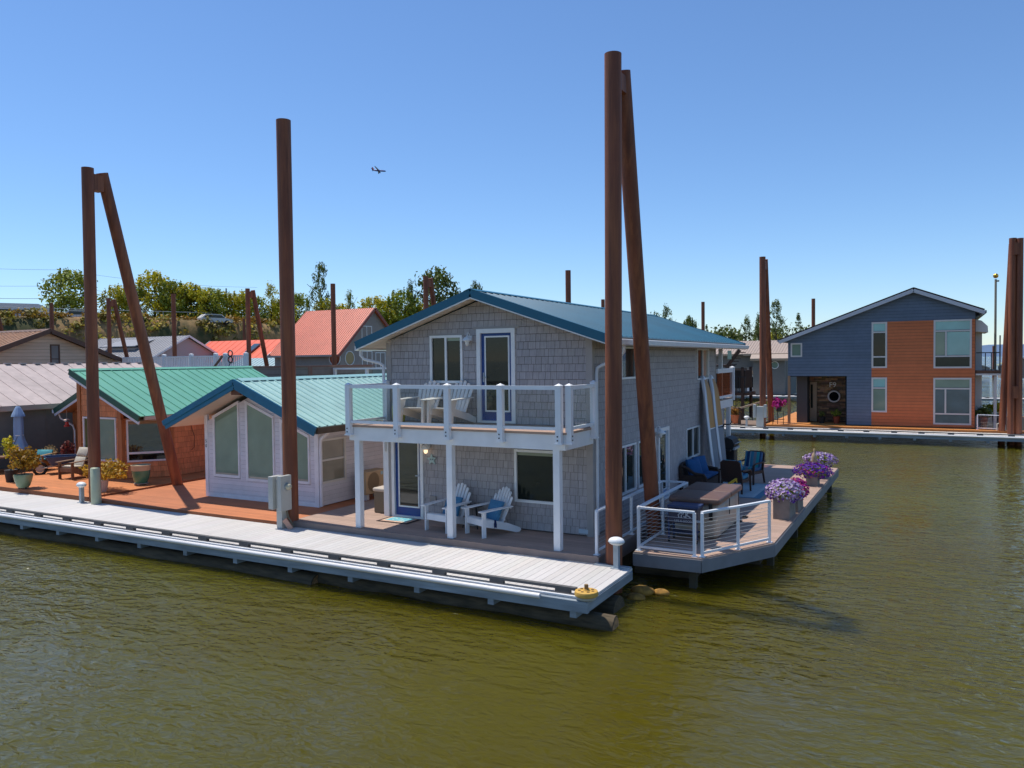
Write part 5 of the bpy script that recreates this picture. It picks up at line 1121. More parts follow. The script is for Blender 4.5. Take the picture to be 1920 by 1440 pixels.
AC = mat('beige_enamel', (.52, .36, .20), .5, nz=.04)
g = MB(); g.rbox(-14.46, -14.10, 17.28, 18.20, .78, 1.43, .02); g.build('case', AC, t)
g = MB()
for k in range(8): g.box(-14.36, -14.20, 17.272, 17.281, .85 + k * .068, .895 + k * .068)
g.build('side_louvre', DARK, t)
g = MB(); cyy, czz = 17.62, 1.11
g.add([(-14.097, cyy + math.cos(k * .2244) * .26, czz + math.sin(k * .2244) * .28) for k in range(28)], [tuple(range(28))]); fg = g.build('fan_grille', mat('fan_dark', (.14, .085, .04), .7), t)
g = MB()
for k in range(17): y = cyy - .24 + k * .03; h = .28 * math.sqrt(max(0, 1 - ((y - cyy) / .26) ** 2)); g.box(-14.096, -14.09, y - .004, y + .004, czz - h, czz + h)
g.build('grille_bar', AC, fg)
g = MB(); g.cyl((-14.10, 18.0, 1.33), (-14.094, 18.0, 1.33), .055, n=16); g.build('round_badge', mat('badge_blue', (.35, .55, .62), .4), t)
g = MB(); g.box(-14.44, -14.14, 17.34, 17.46, .615, .78); g.box(-14.44, -14.14, 18.0, 18.12, .615, .78); g.build('foot', mat('foot_white', (.6, .6, .6), .6), t)
# star sign
t = thing('star_sign', 'pale aqua starfish sign with painted characters hanging by the entry door', 'sign', (-10.72, 15.66, 2.02))
g = MB(); pts = []
for k in range(10):
    a = R(90 + 4 + k * 36); r = .145 if k % 2 == 0 else .062; pts.append((-10.72 + math.cos(a) * r, 15.655, 2.16 + math.sin(a) * r))
g.prism(pts, (0, -.03, 0)); g.build('star_plate', mat('aqua_paint', (.42, .55, .52), .6, nz=.1, ns=20), t)
text_obj('sign_text', 'B 10', .055, NUMM, t, (-10.72, 15.622, 2.165), (R(90), 0, R(0)))
# garden stool
t = thing('garden_stool', 'yellow green ceramic garden stool with dark medallion on the balcony', 'stool', (-11.42, 15.28, 3.087))
g = MB(); g.lathe(-11.42, 15.28, [(.12, 3.088), (.145, 3.10), (.16, 3.2), (.168, 3.33), (.16, 3.46), (.145, 3.52), (.13, 3.535), (0, 3.54)], 28); g.build('stool_body', mat('lime_glaze', (.30, .30, .02), .15, nz=.25, ns=5), t, smooth=50)
g = MB(); g.lathe(0, 0, [(0, .002), (.045, .002), (.05, 0)], 8); g.v = [(-11.42 + .075 + q[0] * .9, 15.28 - .15 - q[2] * 3 - .003, 3.33 + q[1]) for q in g.v]; g.build('medallion', mat('medallion', (.06, .03, .03), .4), t)

# ================================================================== SIDE DECK FURNITURE
t = thing('hot_tub', 'square hot tub with dark brown folding cover and beige sides on the side deck', 'hot tub', (-4.5, 17.1, .67))
g = MB(); g.rbox(-5.02, -4.02, 15.62, 18.0, .675, 1.42, .10) if False else g.rbox(-5.02, -4.02, 16.55, 18.65, .675, 1.42, .12); g.build('tub_shell', mat('tub_beige', (.42, .36, .29), .5, nz=.05), t, smooth=40)
g = MB(); g.rbox(-5.08, -3.97, 16.48, 17.55, 1.42, 1.55, .04); g.rbox(-5.08, -3.97, 17.57, 18.70, 1.42, 1.55, .04); g.build('tub_cover', mat('cover_brown', (.155, .085, .062), .5, nz=.07, bump=.1, bs=15), t, smooth=40)
g = MB(); g.box(-4.20, -4.12, 16.46, 16.475, 1.1, 1.45); g.box(-3.965, -3.955, 17.3, 17.36, 1.1, 1.45); g.box(-3.965, -3.955, 18.2, 18.26, 1.1, 1.45); g.build('cover_strap', BLACKPL, t)
t = thing('rolling_cooler', 'navy rolling party cooler with white lettering beside the hot tub', 'cooler', (-4.65, 16.1, .67))
NAVY = mat('navy_steel', (.025, .045, .12), .4, nz=.06)
g = MB(); g.rbox(-4.93, -4.30, 15.96, 16.36, 1.08, 1.40, .015); g.build('cooler_body', mat('cooler_dark', (.055, .045, .065), .5, nz=.1), t)
g = MB(); g.rbox(-4.95, -4.28, 15.94, 16.38, 1.40, 1.46, .015); g.build('lid', NAVY, t)
for x in (-4.92, -4.33):
    for y in (15.98, 16.34):
        g = MB(); g.box(x - .018, x + .018, y - .018, y + .018, .76, 1.42); l = g.build('leg', NAVY, t)
        g = MB(); g.cyl((x - .015, y, .71), (x + .015, y, .71), .036, n=14); g.build('wheel', BLACKPL, l)
g = MB(); g.box(-4.90, -4.34, 16.0, 16.33, .86, .88); g.build('shelf', NAVY, t)
LET = mat('letter_white', (.55, .55, .56), .5)
text_obj('cooler_text', 'LIFE IS GOOD', .062, LET, t, (-4.61, 15.953, 1.135), (R(90), 0, 0))
g = MB()
for (a, b, c, d_) in ((-4.72, 1.26, -4.66, 1.31), (-4.66, 1.31, -4.61, 1.28), (-4.61, 1.28, -4.595, 1.33), (-4.715, 1.27, -4.70, 1.21), (-4.645, 1.27, -4.65, 1.20), (-4.55, 1.20, -4.55, 1.33), (-4.56, 1.33, -4.49, 1.325), (-4.54, 1.27, -4.45, 1.22), (-4.54, 1.27, -4.50, 1.32), (-4.60, 1.24, -4.57, 1.22)): g.bar((a, 15.957, b), (c, 15.957, d_), .006, .02)
g.build('cooler_emblem', LET, t)
g = MB(); g.bar((-4.33, 15.93, 1.16), (-4.24, 15.93, 1.16), .03, .04); g.build('bottle_opener', GALV, t)
t = thing('side_table', 'white topped square table behind the hot tub', 'table', (-5.05, 19.4, .67))
g = MB(); g.box(-5.38, -4.72, 18.92, 19.98, 1.27, 1.30); g.build('table_top', mat('table_white', (.60, .66, .70), .5), t)
for x in (-5.34, -4.76):
    for y in (18.96, 19.94): g = MB(); g.box(x - .025, x + .025, y - .025, y + .025, .67, 1.27); g.build('leg', DARK, t)
t = thing('outdoor_rug', 'pale blue outdoor rug with darker border bands on the side deck', 'rug', (-4.95, 23.1, .67))
g = MB(); g.box(-5.75, -4.18, 21.9, 24.55, .670, .676); g.build('rug_border', mat('rug_blue', (.10, .22, .30), .95, nz=.1), t)
g = MB(); g.box(-5.75, -4.36, 22.0, 24.45, .673, .679); g.build('rug_band', mat('rug_pale', (.38, .46, .48), .95, nz=.08), t)
g = MB(); g.box(-5.70, -4.44, 22.06, 24.39, .676, .682); g.build('rug_field', mat('rug_mid', (.33, .42, .45), .95, nz=.08), t)
def wicker_chair(label, loc, rz, w=.62):
    t = thing('wicker_chair', label, 'chair', (0, 0, 0), 'dark wicker armchairs')
    g = MB(); g.rbox(-w / 2, w / 2, -.30, .30, .30, .40, .02); g.build('seat', WICKER, t)
    g = MB(); g.prism([(-w / 2, .26, .38), (w / 2, .26, .38), (w / 2 - .02, .40, .88), (w / 2 - .10, .42, .95), (-w / 2 + .10, .42, .95), (-w / 2 + .02, .40, .88)], (0, .05, 0)); g.build('backrest', WICKER, t)
    for s in (-1, 1):
        g = MB(); g.tube([(s * (w / 2 + .02), .36, .66), (s * (w / 2 + .03), .1, .64), (s * (w / 2 + .03), -.24, .63), (s * (w / 2 + .03), -.33, .58), (s * (w / 2 + .03), -.34, .45)], .028, 8); g.build('arm', WICKER, t, smooth=50)
        g = MB(); g.bar((s * (w / 2), -.30, .60), (s * (w / 2 + .01), -.33, 0), .045, .045, (0, 1, 0)); g.build('leg', WICKER, t); g = MB(); g.bar((s * (w / 2 - .02), .28, .4), (s * (w / 2), .36, 0), .045, .045, (0, 1, 0)); g.build('leg', WICKER, t)
    place(t, loc, rz); return t
def striped_cushions(loc, rz, labs):
    cols = [(.04, .20, .33), (.012, .055, .14), (.30, .45, .48), (.05, .24, .36), (.20, .23, .27), (.03, .35, .38), (.03, .10, .22)]
    mats = [mat('stripe_%d' % i, c, .9) for i, c in enumerate(cols)]
    for nm, cy, cz, hh, tl, lab in (('back_cushion', .24, .66, .56, -15, labs[0]), ('seat_cushion', -.02, .44, .52, 84, labs[1])):
        g = MB(); wd = [.06, .10, .03, .10, .09, .10, .06]; x = -.27
        for i, w_ in enumerate(wd): g.m = i; g.rbox(x, x + w_, -.055, .055, -hh / 2, hh / 2, .012); x += w_
        M = Matrix.Translation(loc) @ Matrix.Rotation(R(rz), 4, 'Z') @ Matrix.Translation((0, cy, cz)) @ Matrix.Rotation(R(tl), 4, 'X')
        g.v = [tuple(M @ Vector(q)) for q in g.v]; tag(g.build(nm, mats), lab, 'cushion', 'blue striped cushions')
wicker_chair('dark wicker armchair with its back to the hot tub, nearest the white table', (-5.02, 22.75, .68), 172)
striped_cushions((-5.02, 22.75, .68), 172, ('striped blue back cushion in the wicker chair nearest the hot tub', 'striped blue seat cushion in the wicker chair nearest the hot tub'))
wicker_chair('dark wicker armchair facing the house front beside the grill', (-5.0, 24.55, .68), -18)
striped_cushions((-5.0, 24.55, .68), -18, ('striped blue back cushion in the wicker chair beside the grill', 'striped blue seat cushion in the wicker chair beside the grill'))
t = thing('wicker_loveseat', 'dark wicker loveseat with blue cushions against the house side wall', 'sofa', (-6.1, 22.9, .67))
g = MB(); g.rbox(-6.45, -5.72, 22.2, 23.6, .72, 1.02, .04); g.build('seat', WICKER, t)
g = MB(); g.prism([(-6.48, 22.1, .72), (-6.36, 22.1, .72), (-6.40, 22.1, 1.42), (-6.50, 22.1, 1.42)], (0, 1.6, 0)); g.tube([(-6.45, 22.1, 1.40), (-6.45, 22.3, 1.47), (-6.45, 23.4, 1.47), (-6.45, 23.7, 1.40)], .045, 8); g.build('backrest', WICKER, t)
for y in (22.12, 23.66):
    g = MB(); g.tube([(-6.45, y, 1.42), (-6.25, y, 1.36), (-6.05, y, 1.22), (-5.78, y, 1.19), (-5.72, y, 1.10), (-5.72, y, .68)], .045, 8); g.box(-6.4, -5.74, y - .03, y + .03, .78, 1.17); g.build('arm', WICKER, t)
for i, y in enumerate((22.52, 23.2)):
    cushion('throw_pillow', ['blue pillow at the near end of the wicker loveseat', 'blue pillow at the far end of the wicker loveseat'][i], CUSHB, (-6.16, y, 1.32), 68, -18, .56, .22, .56, 'pillow', 'blue loveseat pillows')
    cushion('seat_cushion', ['blue seat cushion nearer the hot tub on the wicker loveseat', 'blue seat cushion nearer the paddle boards on the wicker loveseat'][i], CUSHB, (-6.02, y, 1.08), 90, 88, .66, .14, .62, 'cushion', 'blue loveseat cushions')
t = thing('grill', 'black covered barbecue grill at the far corner of the side deck', 'grill', (-6.4, 28.1, .67))
g = MB(); g.rbox(-6.66, -6.20, 27.9, 28.4, .70, 1.30, .03); g.build('cart', BLACKPL, t)
g = MB(); g.prism([(-6.70, 27.7, 1.30), (-6.22, 27.7, 1.30), (-6.16, 27.7, 1.48), (-6.24, 27.7, 1.66), (-6.42, 27.7, 1.74), (-6.60, 27.7, 1.68), (-6.70, 27.7, 1.52)], (0, .85, 0)); g.build('hood', BLACKPL, t)
g = MB(); g.tube([(-6.15, 27.78, 1.52), (-6.10, 27.78, 1.53), (-6.10, 28.45, 1.53), (-6.15, 28.45, 1.52)], .015, 8); g.box(-6.22, -6.14, 27.72, 28.52, 1.30, 1.38); g.build('handle', GALV, t)
g = MB(); g.box(-6.6, -6.25, 27.45, 27.72, 1.28, 1.32); g.build('side_shelf', BLACKPL, t)
# paddle boards
WBOARD = mat('board_white', (.76, .78, .80), .3); BAMBOO = mat('board_bamboo', (.42, .20, .035), .4, nz=.08, stretch=(4, 4, .4)); PADG = mat('board_pad', (.22, .24, .26), .8)
def paddle_board(label, y):
    t = thing('paddle_board', label, 'paddle board', (-6.2, y, .68), 'paddle boards on the wall')
    def P(s, u, o): # s along height 0..1, u across, o outward
        z = .70 + s * 3.28; x = -6.02 - .38 * s + .05 * math.sin(s * math.pi) * 0 - (.10 * max(0, s - .8) / .2 * max(0, s - .8) / .2); return (x + o, y + u - .12 + .1 * s, z)
    def half(s): return .38 * (1 - abs(2 * s - 1) ** 3.2) ** .55 if 0 < s < 1 else .03
    N = 26; vs = []; prof = [(-1, 0), (-.9, .05), (0, .06), (.9, .05), (1, 0), (.9, -.06), (0, -.07), (-.9, -.06)]
    for i in range(N + 1):
        s = i / N; h = max(half(s), .03)
        vs += [P(s, a * h, b) for a, b in prof]
    fs = [(i * 8 + k, i * 8 + (k + 1) % 8, (i + 1) * 8 + (k + 1) % 8, (i + 1) * 8 + k) for i in range(N) for k in range(8)] + [tuple(range(8)), tuple(N * 8 + k for k in range(8))]
    g = MB(); g.add(vs, fs); g.build('hull', WBOARD, t, smooth=60)
    for nm, a, b, m_ in (('deck_wood', .50, .965, BAMBOO), ('deck_pad', .06, .49, PADG)):
        g = MB(); vs = []; n = 12
        for i in range(n + 1):
            s = a + (b - a) * i / n; h = half(s) * .84; vs += [P(s, -h, .056), P(s, 0, .066), P(s, h, .056)]
        g.add(vs, [(3 * i + k, 3 * i + k + 1, 3 * i + k + 4, 3 * i + k + 3) for i in range(n) for k in range(2)]); g.build(nm, m_, t)
    return t
paddle_board('white paddle board with bamboo top leaning nearer the side window', 24.75); paddle_board('white paddle board with bamboo top leaning nearer the rear corner and grill', 25.75)
t = thing('board_rack', 'curved dark wall hooks holding the paddle boards', 'rack', (-6.4, 25.2, 2.3))
for y in (24.95, 25.95): g = MB(); g.tube([(-6.52, y + .42, 2.35), (-6.2, y + .42, 2.30), (-6.0, y + .42, 2.32), (-5.93, y + .42, 2.42)], .018, 6); g.build('hook', BLACKPL, t)
for i, (x, y) in enumerate(((-4.0, 19.15), (-4.03, 18.62))):
    g = MB(); g.rbox(x - .05, x + .05, y - .13, y + .13, .672, .69, .008); g.tube([(x - .05, y - .03, .69), (x, y - .05, .735), (x + .05, y - .03, .69)], .02, 6); tag(g.build('slipper', BLACKPL), ['black slipper nearer the planter on the side deck', 'black slipper nearer the hot tub on the side deck'][i], 'slipper', 'black slippers')
t = thing('hose_plant', 'yellow looped hose on a slim post behind the hot tub', 'hose', (-4.75, 21.3, .67))
g = MB(); g.cyl((-4.75, 21.35, .67), (-4.75, 21.35, 1.06), .05, n=12); g.build('stand_post', DARK, t)
g = MB()
for k in range(5): g.tube([(-5.0 + .03 * k, 21.2, 1.0 + .02 * k), (-4.9, 21.25, 1.13), (-4.78 + .02 * k, 21.3, 1.16 + .03 * k), (-4.68, 21.35, 1.28 - .03 * k)], .018, 6)
g.build('hose_loop', HOSE, t)

# petunia planters
PET = {'lilac': mat('petal_lilac', (.52, .36, .62), .7, var=True, trans=.2), 'purple': mat('petal_purple', (.13, .022, .36), .7, var=True, trans=.2), 'magenta': mat('petal_magenta', (.48, .012, .22), .7, var=True, trans=.2), 'white': mat('petal_white', (.75, .70, .76), .7, var=True)}
def planter(label, x0, x1, y0, y1, h, kinds, spread, n=420):
    cx_, cy_ = (x0 + x1) / 2, (y0 + y1) / 2; t = thing('flower_planter', label, 'planter', (cx_, cy_, .67), 'petunia planters')
    g = MB(); z1 = .67 + h; tw = .03
    g.box(x0, x1, y0, y0 + tw, .671, z1); g.box(x0, x1, y1 - tw, y1, .671, z1); g.box(x0, x0 + tw, y0 + tw, y1 - tw, .671, z1); g.box(x1 - tw, x1, y0 + tw, y1 - tw, .671, z1); g.box(x0 + tw, x1 - tw, y0 + tw, y1 - tw, .69, z1 - .05); g.build('planter_box', CONC, t)
    g = MB(); rn = random.Random(int(x0 * 100 + y0 * 37)); leaves(g, (cx_, cy_, z1 + spread[2] * .3), (spread[0] * .85, spread[1] * .85, spread[2] * .75), n, .045, 1, .5, 1.4, .1, rn); g.build('leafage', LEAF, t)
    for kd, frac, (ox, oy) in kinds:
        g = MB(); g.leafy = True; rn = random.Random(int(x0 * 91 + y0 * 13 + len(kd)))
        for _ in range(int(n * frac)):
            d = Vector((rn.gauss(0, 1), rn.gauss(0, 1), rn.gauss(.25, .9))).normalized()
            p = Vector((cx_ + ox + d.x * spread[0] * rn.uniform(.75, 1.05), cy_ + oy + d.y * spread[1] * rn.uniform(.75, 1.05), z1 + spread[2] * .3 + d.z * spread[2] * rn.uniform(.8, 1.05)))
            if p.z < z1 - spread[2] * .75: continue
            nn = (d + Vector((rn.gauss(0, .3), rn.gauss(0, .3), .25))).normalized(); a = nn.orthogonal().normalized(); b = nn.cross(a); r = rn.uniform(.022, .036)
            g.var(.65, 1.35, .12); rim = [p + (a * math.cos(k * 1.2566) + b * math.sin(k * 1.2566)) * r + nn * .012 for k in range(5)]
            g.add(rim + [p], [(k, (k + 1) % 5, 5) for k in range(5)])
        g.build('petunias', PET[kd], t)
    return t
planter('tall grey planter box with a lilac petunia mound beside the cable railing', -3.38, -3.0, 19.3, 20.2, .52, [('lilac', 1.3, (0, 0)), ('white', .45, (0, 0)), ('purple', .25, (0, 0))], (.44, .62, .30), 620)
planter('lower grey planter box with magenta petunias behind the lilac mound', -3.22, -2.96, 20.35, 21.2, .42, [('magenta', 1.2, (0, 0)), ('purple', .2, (0, 0))], (.34, .46, .28), 420)
planter('small grey planter cube with deep purple petunias halfway down the deck', -3.37, -3.04, 24.7, 25.2, .35, [('purple', 1.5, (0, 0)), ('magenta', .15, (0, 0))], (.58, .42, .24), 420)
planter('farthest planter with pale violet petunias near the deck corner', -3.40, -3.0, 26.3, 26.9, .50, [('lilac', 1.0, (0, 0)), ('white', .3, (0, 0)), ('purple', .35, (0, 0))], (.52, .42, .24), 420)
t = thing('heron_statue', 'slim pale wooden bird statue among the farthest petunias', 'statue', (-3.3, 25.9, .67))
STAT = mat('driftwood', (.50, .35, .22), .8, nz=.2)
g = MB(); g.tube([(-3.34, 25.9, .95), (-3.32, 25.9, 1.15), (-3.29, 25.9, 1.28), (-3.29, 25.9, 1.42), (-3.30, 25.9, 1.50), (-3.29, 25.9, 1.54), (-3.29, 25.9, 1.58), (-3.29, 25.9, 1.64), (-3.29, 25.9, 1.68)], [.02, .045, .075, .08, .05, .026, .024, .03, .005], 10); g.build('bird_body', STAT, t, smooth=60)
g = MB(); g.cyl((-3.33, 25.9, .67), (-3.34, 25.9, .97), .02, n=8); g.build('stand', STAT, t)

# ================================================================== LEFT DECK FURNITURE
def potted(name, label, x, y, z, prof, pm, leafm, c, rad, n, size, rim=None, group=None, seed=1, flat=1.0):
    t = thing(name, label, 'potted plant' if leafm else 'pot', (x, y, z), group)
    g = MB(); g.lathe(x, y, [(r, z + h) for r, h in prof], 28); g.build('pot', pm, t, smooth=50)
    if rim: g = MB(); r, h0, h1, rm = rim; g.lathe(x, y, [(r * .93, z + h0), (r, z + h0 + .01), (r * 1.03, z + h1 - .03), (r * 1.05, z + h1), (r * .97, z + h1 + .005), (r * .95, z + h1 - .03)], 28); g.build('pot_rim', rm, t, smooth=50)
    if leafm:
        g = MB(); rn = random.Random(seed)
        for i in range(16): 
            d = Vector((rn.gauss(0, 1), rn.gauss(0, 1), rn.gauss(0, .8))).normalized() * rn.uniform(.2, .8)
            leaves(g, (x + c[0] + d.x * rad[0], y + c[1] + d.y * rad[1], z + c[2] + d.z * rad[2]), (rad[0] * .38, rad[1] * .38, rad[2] * .38), n // 16, size, flat, .6, 1.35, .12, rn)
        g.build('foliage', leafm, t)
        g = MB()
        for i in range(6): a = i * 1.05; g.tube([(x, y, z + prof[-1][1] - .1), (x + math.cos(a) * rad[0] * .3, y + math.sin(a) * rad[1] * .3, z + c[2]), (x + math.cos(a) * rad[0] * .7, y + math.sin(a) * rad[1] * .7, z + c[2] + rad[2] * .5)], .008, 5)
        g.build('stems', BARK, t)
    return t
SAGEP = mat('sage_glaze', (.19, .255, .15), .25, nz=.12, ns=3); POTP = [(.14, 0.04), (.19, .10), (.24, .25), (.275, .42), (.27, .46), (.24, .46), (.23, .38), (0, .38)]
potted('potted_shrub', 'golden orange leaved shrub in a sage green pot at the far left', -25.35, 13.95 + .25, .665, POTP, SAGEP, OLEAF, (0, 0, .95), (.62, .55, .42), 900, .065, seed=3, group='potted plants on the cedar deck')
g = MB(); 
for a in range(3): g.cyl((-25.35 + .12 * math.cos(a * 2.1), 14.2 + .12 * math.sin(a * 2.1), .666), (-25.35 + .12 * math.cos(a * 2.1), 14.2 + .12 * math.sin(a * 2.1), .71), .03, n=8)
tag(g.build('pot_feet', DARK), 'small dark feet under the sage green pot', 'pot feet')
potted('potted_shrub', 'bright yellow shrub in a pale pot behind the left pile', -22.45, 14.9, .665, [(.13, 0), (.16, .1), (.19, .30), (.20, .36), (.17, .36), (0, .30)], mat('pale_pot', (.52, .46, .42), .6), YLEAF, (-.15, .25, .62), (.95, .60, .42), 1500, .055, seed=5, group='potted plants on the cedar deck')
t = potted('large_pot', 'large teal glazed pot with cream rim on a wheeled stand by the bay window', -22.58, 16.35, .725, [(.17, 0), (.22, .08), (.265, .25), (.285, .42), (.29, .56), (.26, .56), (.25, .46), (0, .44)], mat('teal_glaze', (.075, .24, .16), .2, nz=.25, ns=3), None, None, None, 0, 0, rim=(.29, .40, .58, mat('cream_glaze', (.55, .42, .27), .3)))
g = MB(); g.cyl((-22.58, 16.35, .70), (-22.58, 16.35, .722), .22, n=20)
for a in range(4): g.cyl((-22.58 + .19 * math.cos(a * 1.57 + .5), 16.35 + .19 * math.sin(a * 1.57 + .5), .667), (-22.58 + .19 * math.cos(a * 1.57 + .5), 16.35 + .19 * math.sin(a * 1.57 + .5), .70), .03, n=8)
tag(g.build('plant_caddy', mat('caddy_pale', (.45, .38, .30), .6)), 'round wheeled caddy under the large teal pot', 'caddy')
potted('potted_plant', 'red leaved plant in front of the grey wall behind the wheelbarrow', -28.9, 17.85, .665, [(.12, 0), (.16, .25), (.14, .25), (0, .2)], BLACKPL, REDLEAF, (0, 0, .75), (.28, .28, .42), 350, .06, seed=8, group='potted plants on the cedar deck')
potted('potted_plant', 'terracotta pot of orange flowers and lime leaves beside the wheelbarrow', -28.15, 17.9, .665, [(.12, 0), (.19, .42), (.17, .42), (0, .36)], mat('terracotta', (.40, .10, .03), .7), leaf_mat('leaf_lime', (.28, .33, .012)), (0, 0, .55), (.2, .2, .18), 300, .05, seed=9, group='potted plants on the cedar deck')
potted('potted_plant', 'small orange flowering plant by the white entry door', -28.6, 18.3, .665, [(.1, 0), (.15, .5), (.13, .5), (0, .45)], BLACKPL, leaf_mat('petal_orange', (.6, .16, .01)), (0, 0, .75), (.16, .16, .16), 200, .05, seed=10, group='potted plants on the cedar deck')
t = thing('patio_umbrella', 'closed blue patio umbrella standing in front of the grey wall', 'umbrella', (-30.2, 16.8, .665))
g = MB(); g.cyl((-30.2, 16.8, .67), (-30.2, 16.8, 3.05), .028, n=12); g.cyl((-30.2, 16.8, .67), (-30.2, 16.8, .74), .22, n=20); g.build('pole', DARKWOOD, t)
UMB = mat('umbrella_blue', (.27, .38, .55), .85, nz=.06)
g = MB(); n = 24; prof = [(1.38, .30), (1.45, .30), (1.75, .20), (1.95, .155), (2.2, .16), (2.5, .15), (2.72, .135)]; vs = []
for z, r in prof:
    for k in range(n): q = r * (1 + .22 * math.cos(k * math.pi * 8 / n * 1.0)); a = 2 * math.pi * k / n; vs.append((-30.2 + math.cos(a) * q, 16.8 + math.sin(a) * q, z + (.04 * math.cos(k * math.pi * 8 / n) if z < 1.5 else 0)))
g.add(vs, [(i * n + k, i * n + (k + 1) % n, (i + 1) * n + (k + 1) % n, (i + 1) * n + k) for i in range(len(prof) - 1) for k in range(n)]); g.build('canopy', UMB, t, smooth=70)
g = MB(); g.lathe(-30.2, 16.8, [(.235, 2.66), (.21, 2.74), (.10, 2.98), (.06, 3.04), (0, 3.05)], 12); g.build('canopy_vent', UMB, t)
g = MB(); g.lathe(-30.2, 16.8, [(.168, 1.94), (.172, 1.955), (.168, 1.97)], 20); g.build('tie_strap', TRIMW, t)
t = thing('patio_table', 'round dark wooden table beside the closed umbrella', 'table', (-29.9, 16.1, .665))
g = MB(); g.lathe(-29.9, 16.1, [(0, 1.24), (.55, 1.24), (.56, 1.27), (.55, 1.29), (0, 1.29)], 28); g.build('table_top', WOOD, t)
for a in range(4): g = MB(); ang_ = a * 1.57 + .6; g.bar((-29.9 + .38 * math.cos(ang_), 16.1 + .38 * math.sin(ang_), 1.24), (-29.9 + .42 * math.cos(ang_), 16.1 + .42 * math.sin(ang_), .667), .05, .05); g.build('leg', DARKWOOD, t)
t = thing('wheelbarrow', 'blue tray wheelbarrow parked between the two wooden chairs', 'wheelbarrow', (0, 0, 0))
g = MB(); g.add([(-.30, -.42, .30), (.30, -.42, .30), (.25, .42, .38), (-.25, .42, .38), (-.40, -.62, .62), (.40, -.62, .62), (.34, .60, .58), (-.34, .60, .58)], [(3, 2, 1, 0), (0, 1, 5, 4), (1, 2, 6, 5), (2, 3, 7, 6), (3, 0, 4, 7)]); g.tube([(-.40, -.62, .62), (.40, -.62, .62), (.34, .60, .58), (-.34, .60, .58), (-.40, -.62, .62)], .018, 6); g.build('tray', mat('barrow_blue', (.03, .07, .16), .4, nz=.1), t)
for s in (-1, 1):
    g = MB(); g.tube([(s * .06, -.78, .2), (s * .2, -.2, .30), (s * .26, .5, .42), (s * .3, 1.05, .62), (s * .3, 1.2, .66)], .02, 6); g.build('handle', mat('handle_pale', (.6, .5, .38), .5), t)
    g = MB(); g.tube([(s * .22, .25, .34), (s * .24, .35, 0), (s * .22, .55, .02), (s * .24, .6, .42)], .014, 6); g.build('leg', DARK, t)
g = MB(); g.tube([(0.0, -.78 + .2 * math.cos(k * .4488), .2 + .2 * math.sin(k * .4488)) for k in range(15)], .05, 8); wl_ = g.build('wheel', BLACKPL, t, smooth=50); g = MB(); g.cyl((-.03, -.78, .2), (.03, -.78, .2), .13, n=16); g.build('wheel_hub', mat('hub_pale', (.45, .40, .33), .5), wl_)
place(t, (-27.8, 17.05, .665), -22)
t = thing('fish_sculpture', 'pale wooden leaping fish sculpture by the cedar house window', 'sculpture', (-24.9, 16.3, .665))
g = MB(); g.tube([(-25.0, 16.3, 1.25), (-24.99, 16.3, 1.34), (-24.96, 16.3, 1.44), (-24.90, 16.3, 1.54), (-24.83, 16.3, 1.60), (-24.77, 16.3, 1.66)], [.03, .075, .095, .07, .03, .02], 10); g.build('fish_body', STAT, t, smooth=60)
g = MB(); g.prism([(-24.80, 16.29, 1.62), (-24.68, 16.29, 1.80), (-24.66, 16.29, 1.70), (-24.60, 16.29, 1.66)], (0, .02, 0)); g.build('fish_tail', STAT, t)
g = MB(); g.cyl((-24.98, 16.3, .667), (-24.98, 16.3, 1.28), .02, n=8); g.cyl((-24.98, 16.3, .667), (-24.98, 16.3, .70), .14, n=14); g.build('stand', DARK, t)
t = thing('bird_feeder', 'red hummingbird feeder hanging under the cedar house eave', 'feeder', (-29.3, 18.1, 2.2))
g = MB(); g.lathe(-29.3, 18.1, [(.02, 2.40), (.06, 2.38), (.07, 2.26), (.10, 2.24), (.10, 2.20), (0, 2.2)], 14); g.build('feeder_bottle', mat('feeder_red', (.55, .03, .01), .3), t, smooth=50)
g = MB(); g.lathe(-29.3, 18.1, [(.12, 2.46), (.06, 2.50), (.01, 2.53)], 14); g.cyl((-29.3, 18.1, 2.5), (-29.3, 18.1, 2.85), .006, n=5); g.build('feeder_cap', mat('feeder_peach', (.65, .42, .3), .5), t)
potted('potted_shrub', 'tall leafy plant cut off by the left edge of the picture', -27.3, 14.9, .665, [(.15, 0), (.2, .4), (.18, .4), (0, .35)], BLACKPL, LEAFY, (0, 0, 1.2), (.3, .3, .6), 400, .06, seed=12, group='potted plants on the cedar deck')

# ================================================================== FAR SIDE SMALL THINGS
def flower_pot(label, x, y, z, pr, ph, pm, lm, lr, seed): return potted('flower_pot', label, x, y, z, [(pr * .7, 0), (pr, ph), (pr * .85, ph), (0, ph * .85)], pm, lm, (0, 0, ph + lr * .6), (lr, lr, lr), 260, lr * .22, seed=seed, group='flower pots on the far deck')
flower_pot('terracotta pot with red green flowers by the far walkway rail', -10.35, 46.85, .66, .28, .5, mat('terracotta', (.40, .10, .03), .7), leaf_mat('mixed_bloom', (.35, .16, .02)), .35, 21)
flower_pot('magenta flowers in a dark stand beside the far A-frame pile', -7.9, 47.0, 1.4, .18, .25, BLACKPL, PET['magenta'], .42, 22)
flower_pot('green plant in a red pot below the round window', -4.95, 48.6, .66, .2, .42, mat('terracotta_red', (.33, .06, .02), .7), LEAF, .3, 23)
flower_pot('dark plant in a black and white pot in the stone entry', -5.75, 48.6, .66, .2, .38, BLACKPL, LEAFD, .24, 24)
flower_pot('leafy plant in an orange pot on the slate house porch', 2.35, 48.6, .66, .22, .6, mat('terracotta', (.40, .10, .03), .7), LEAFD, .5, 25)
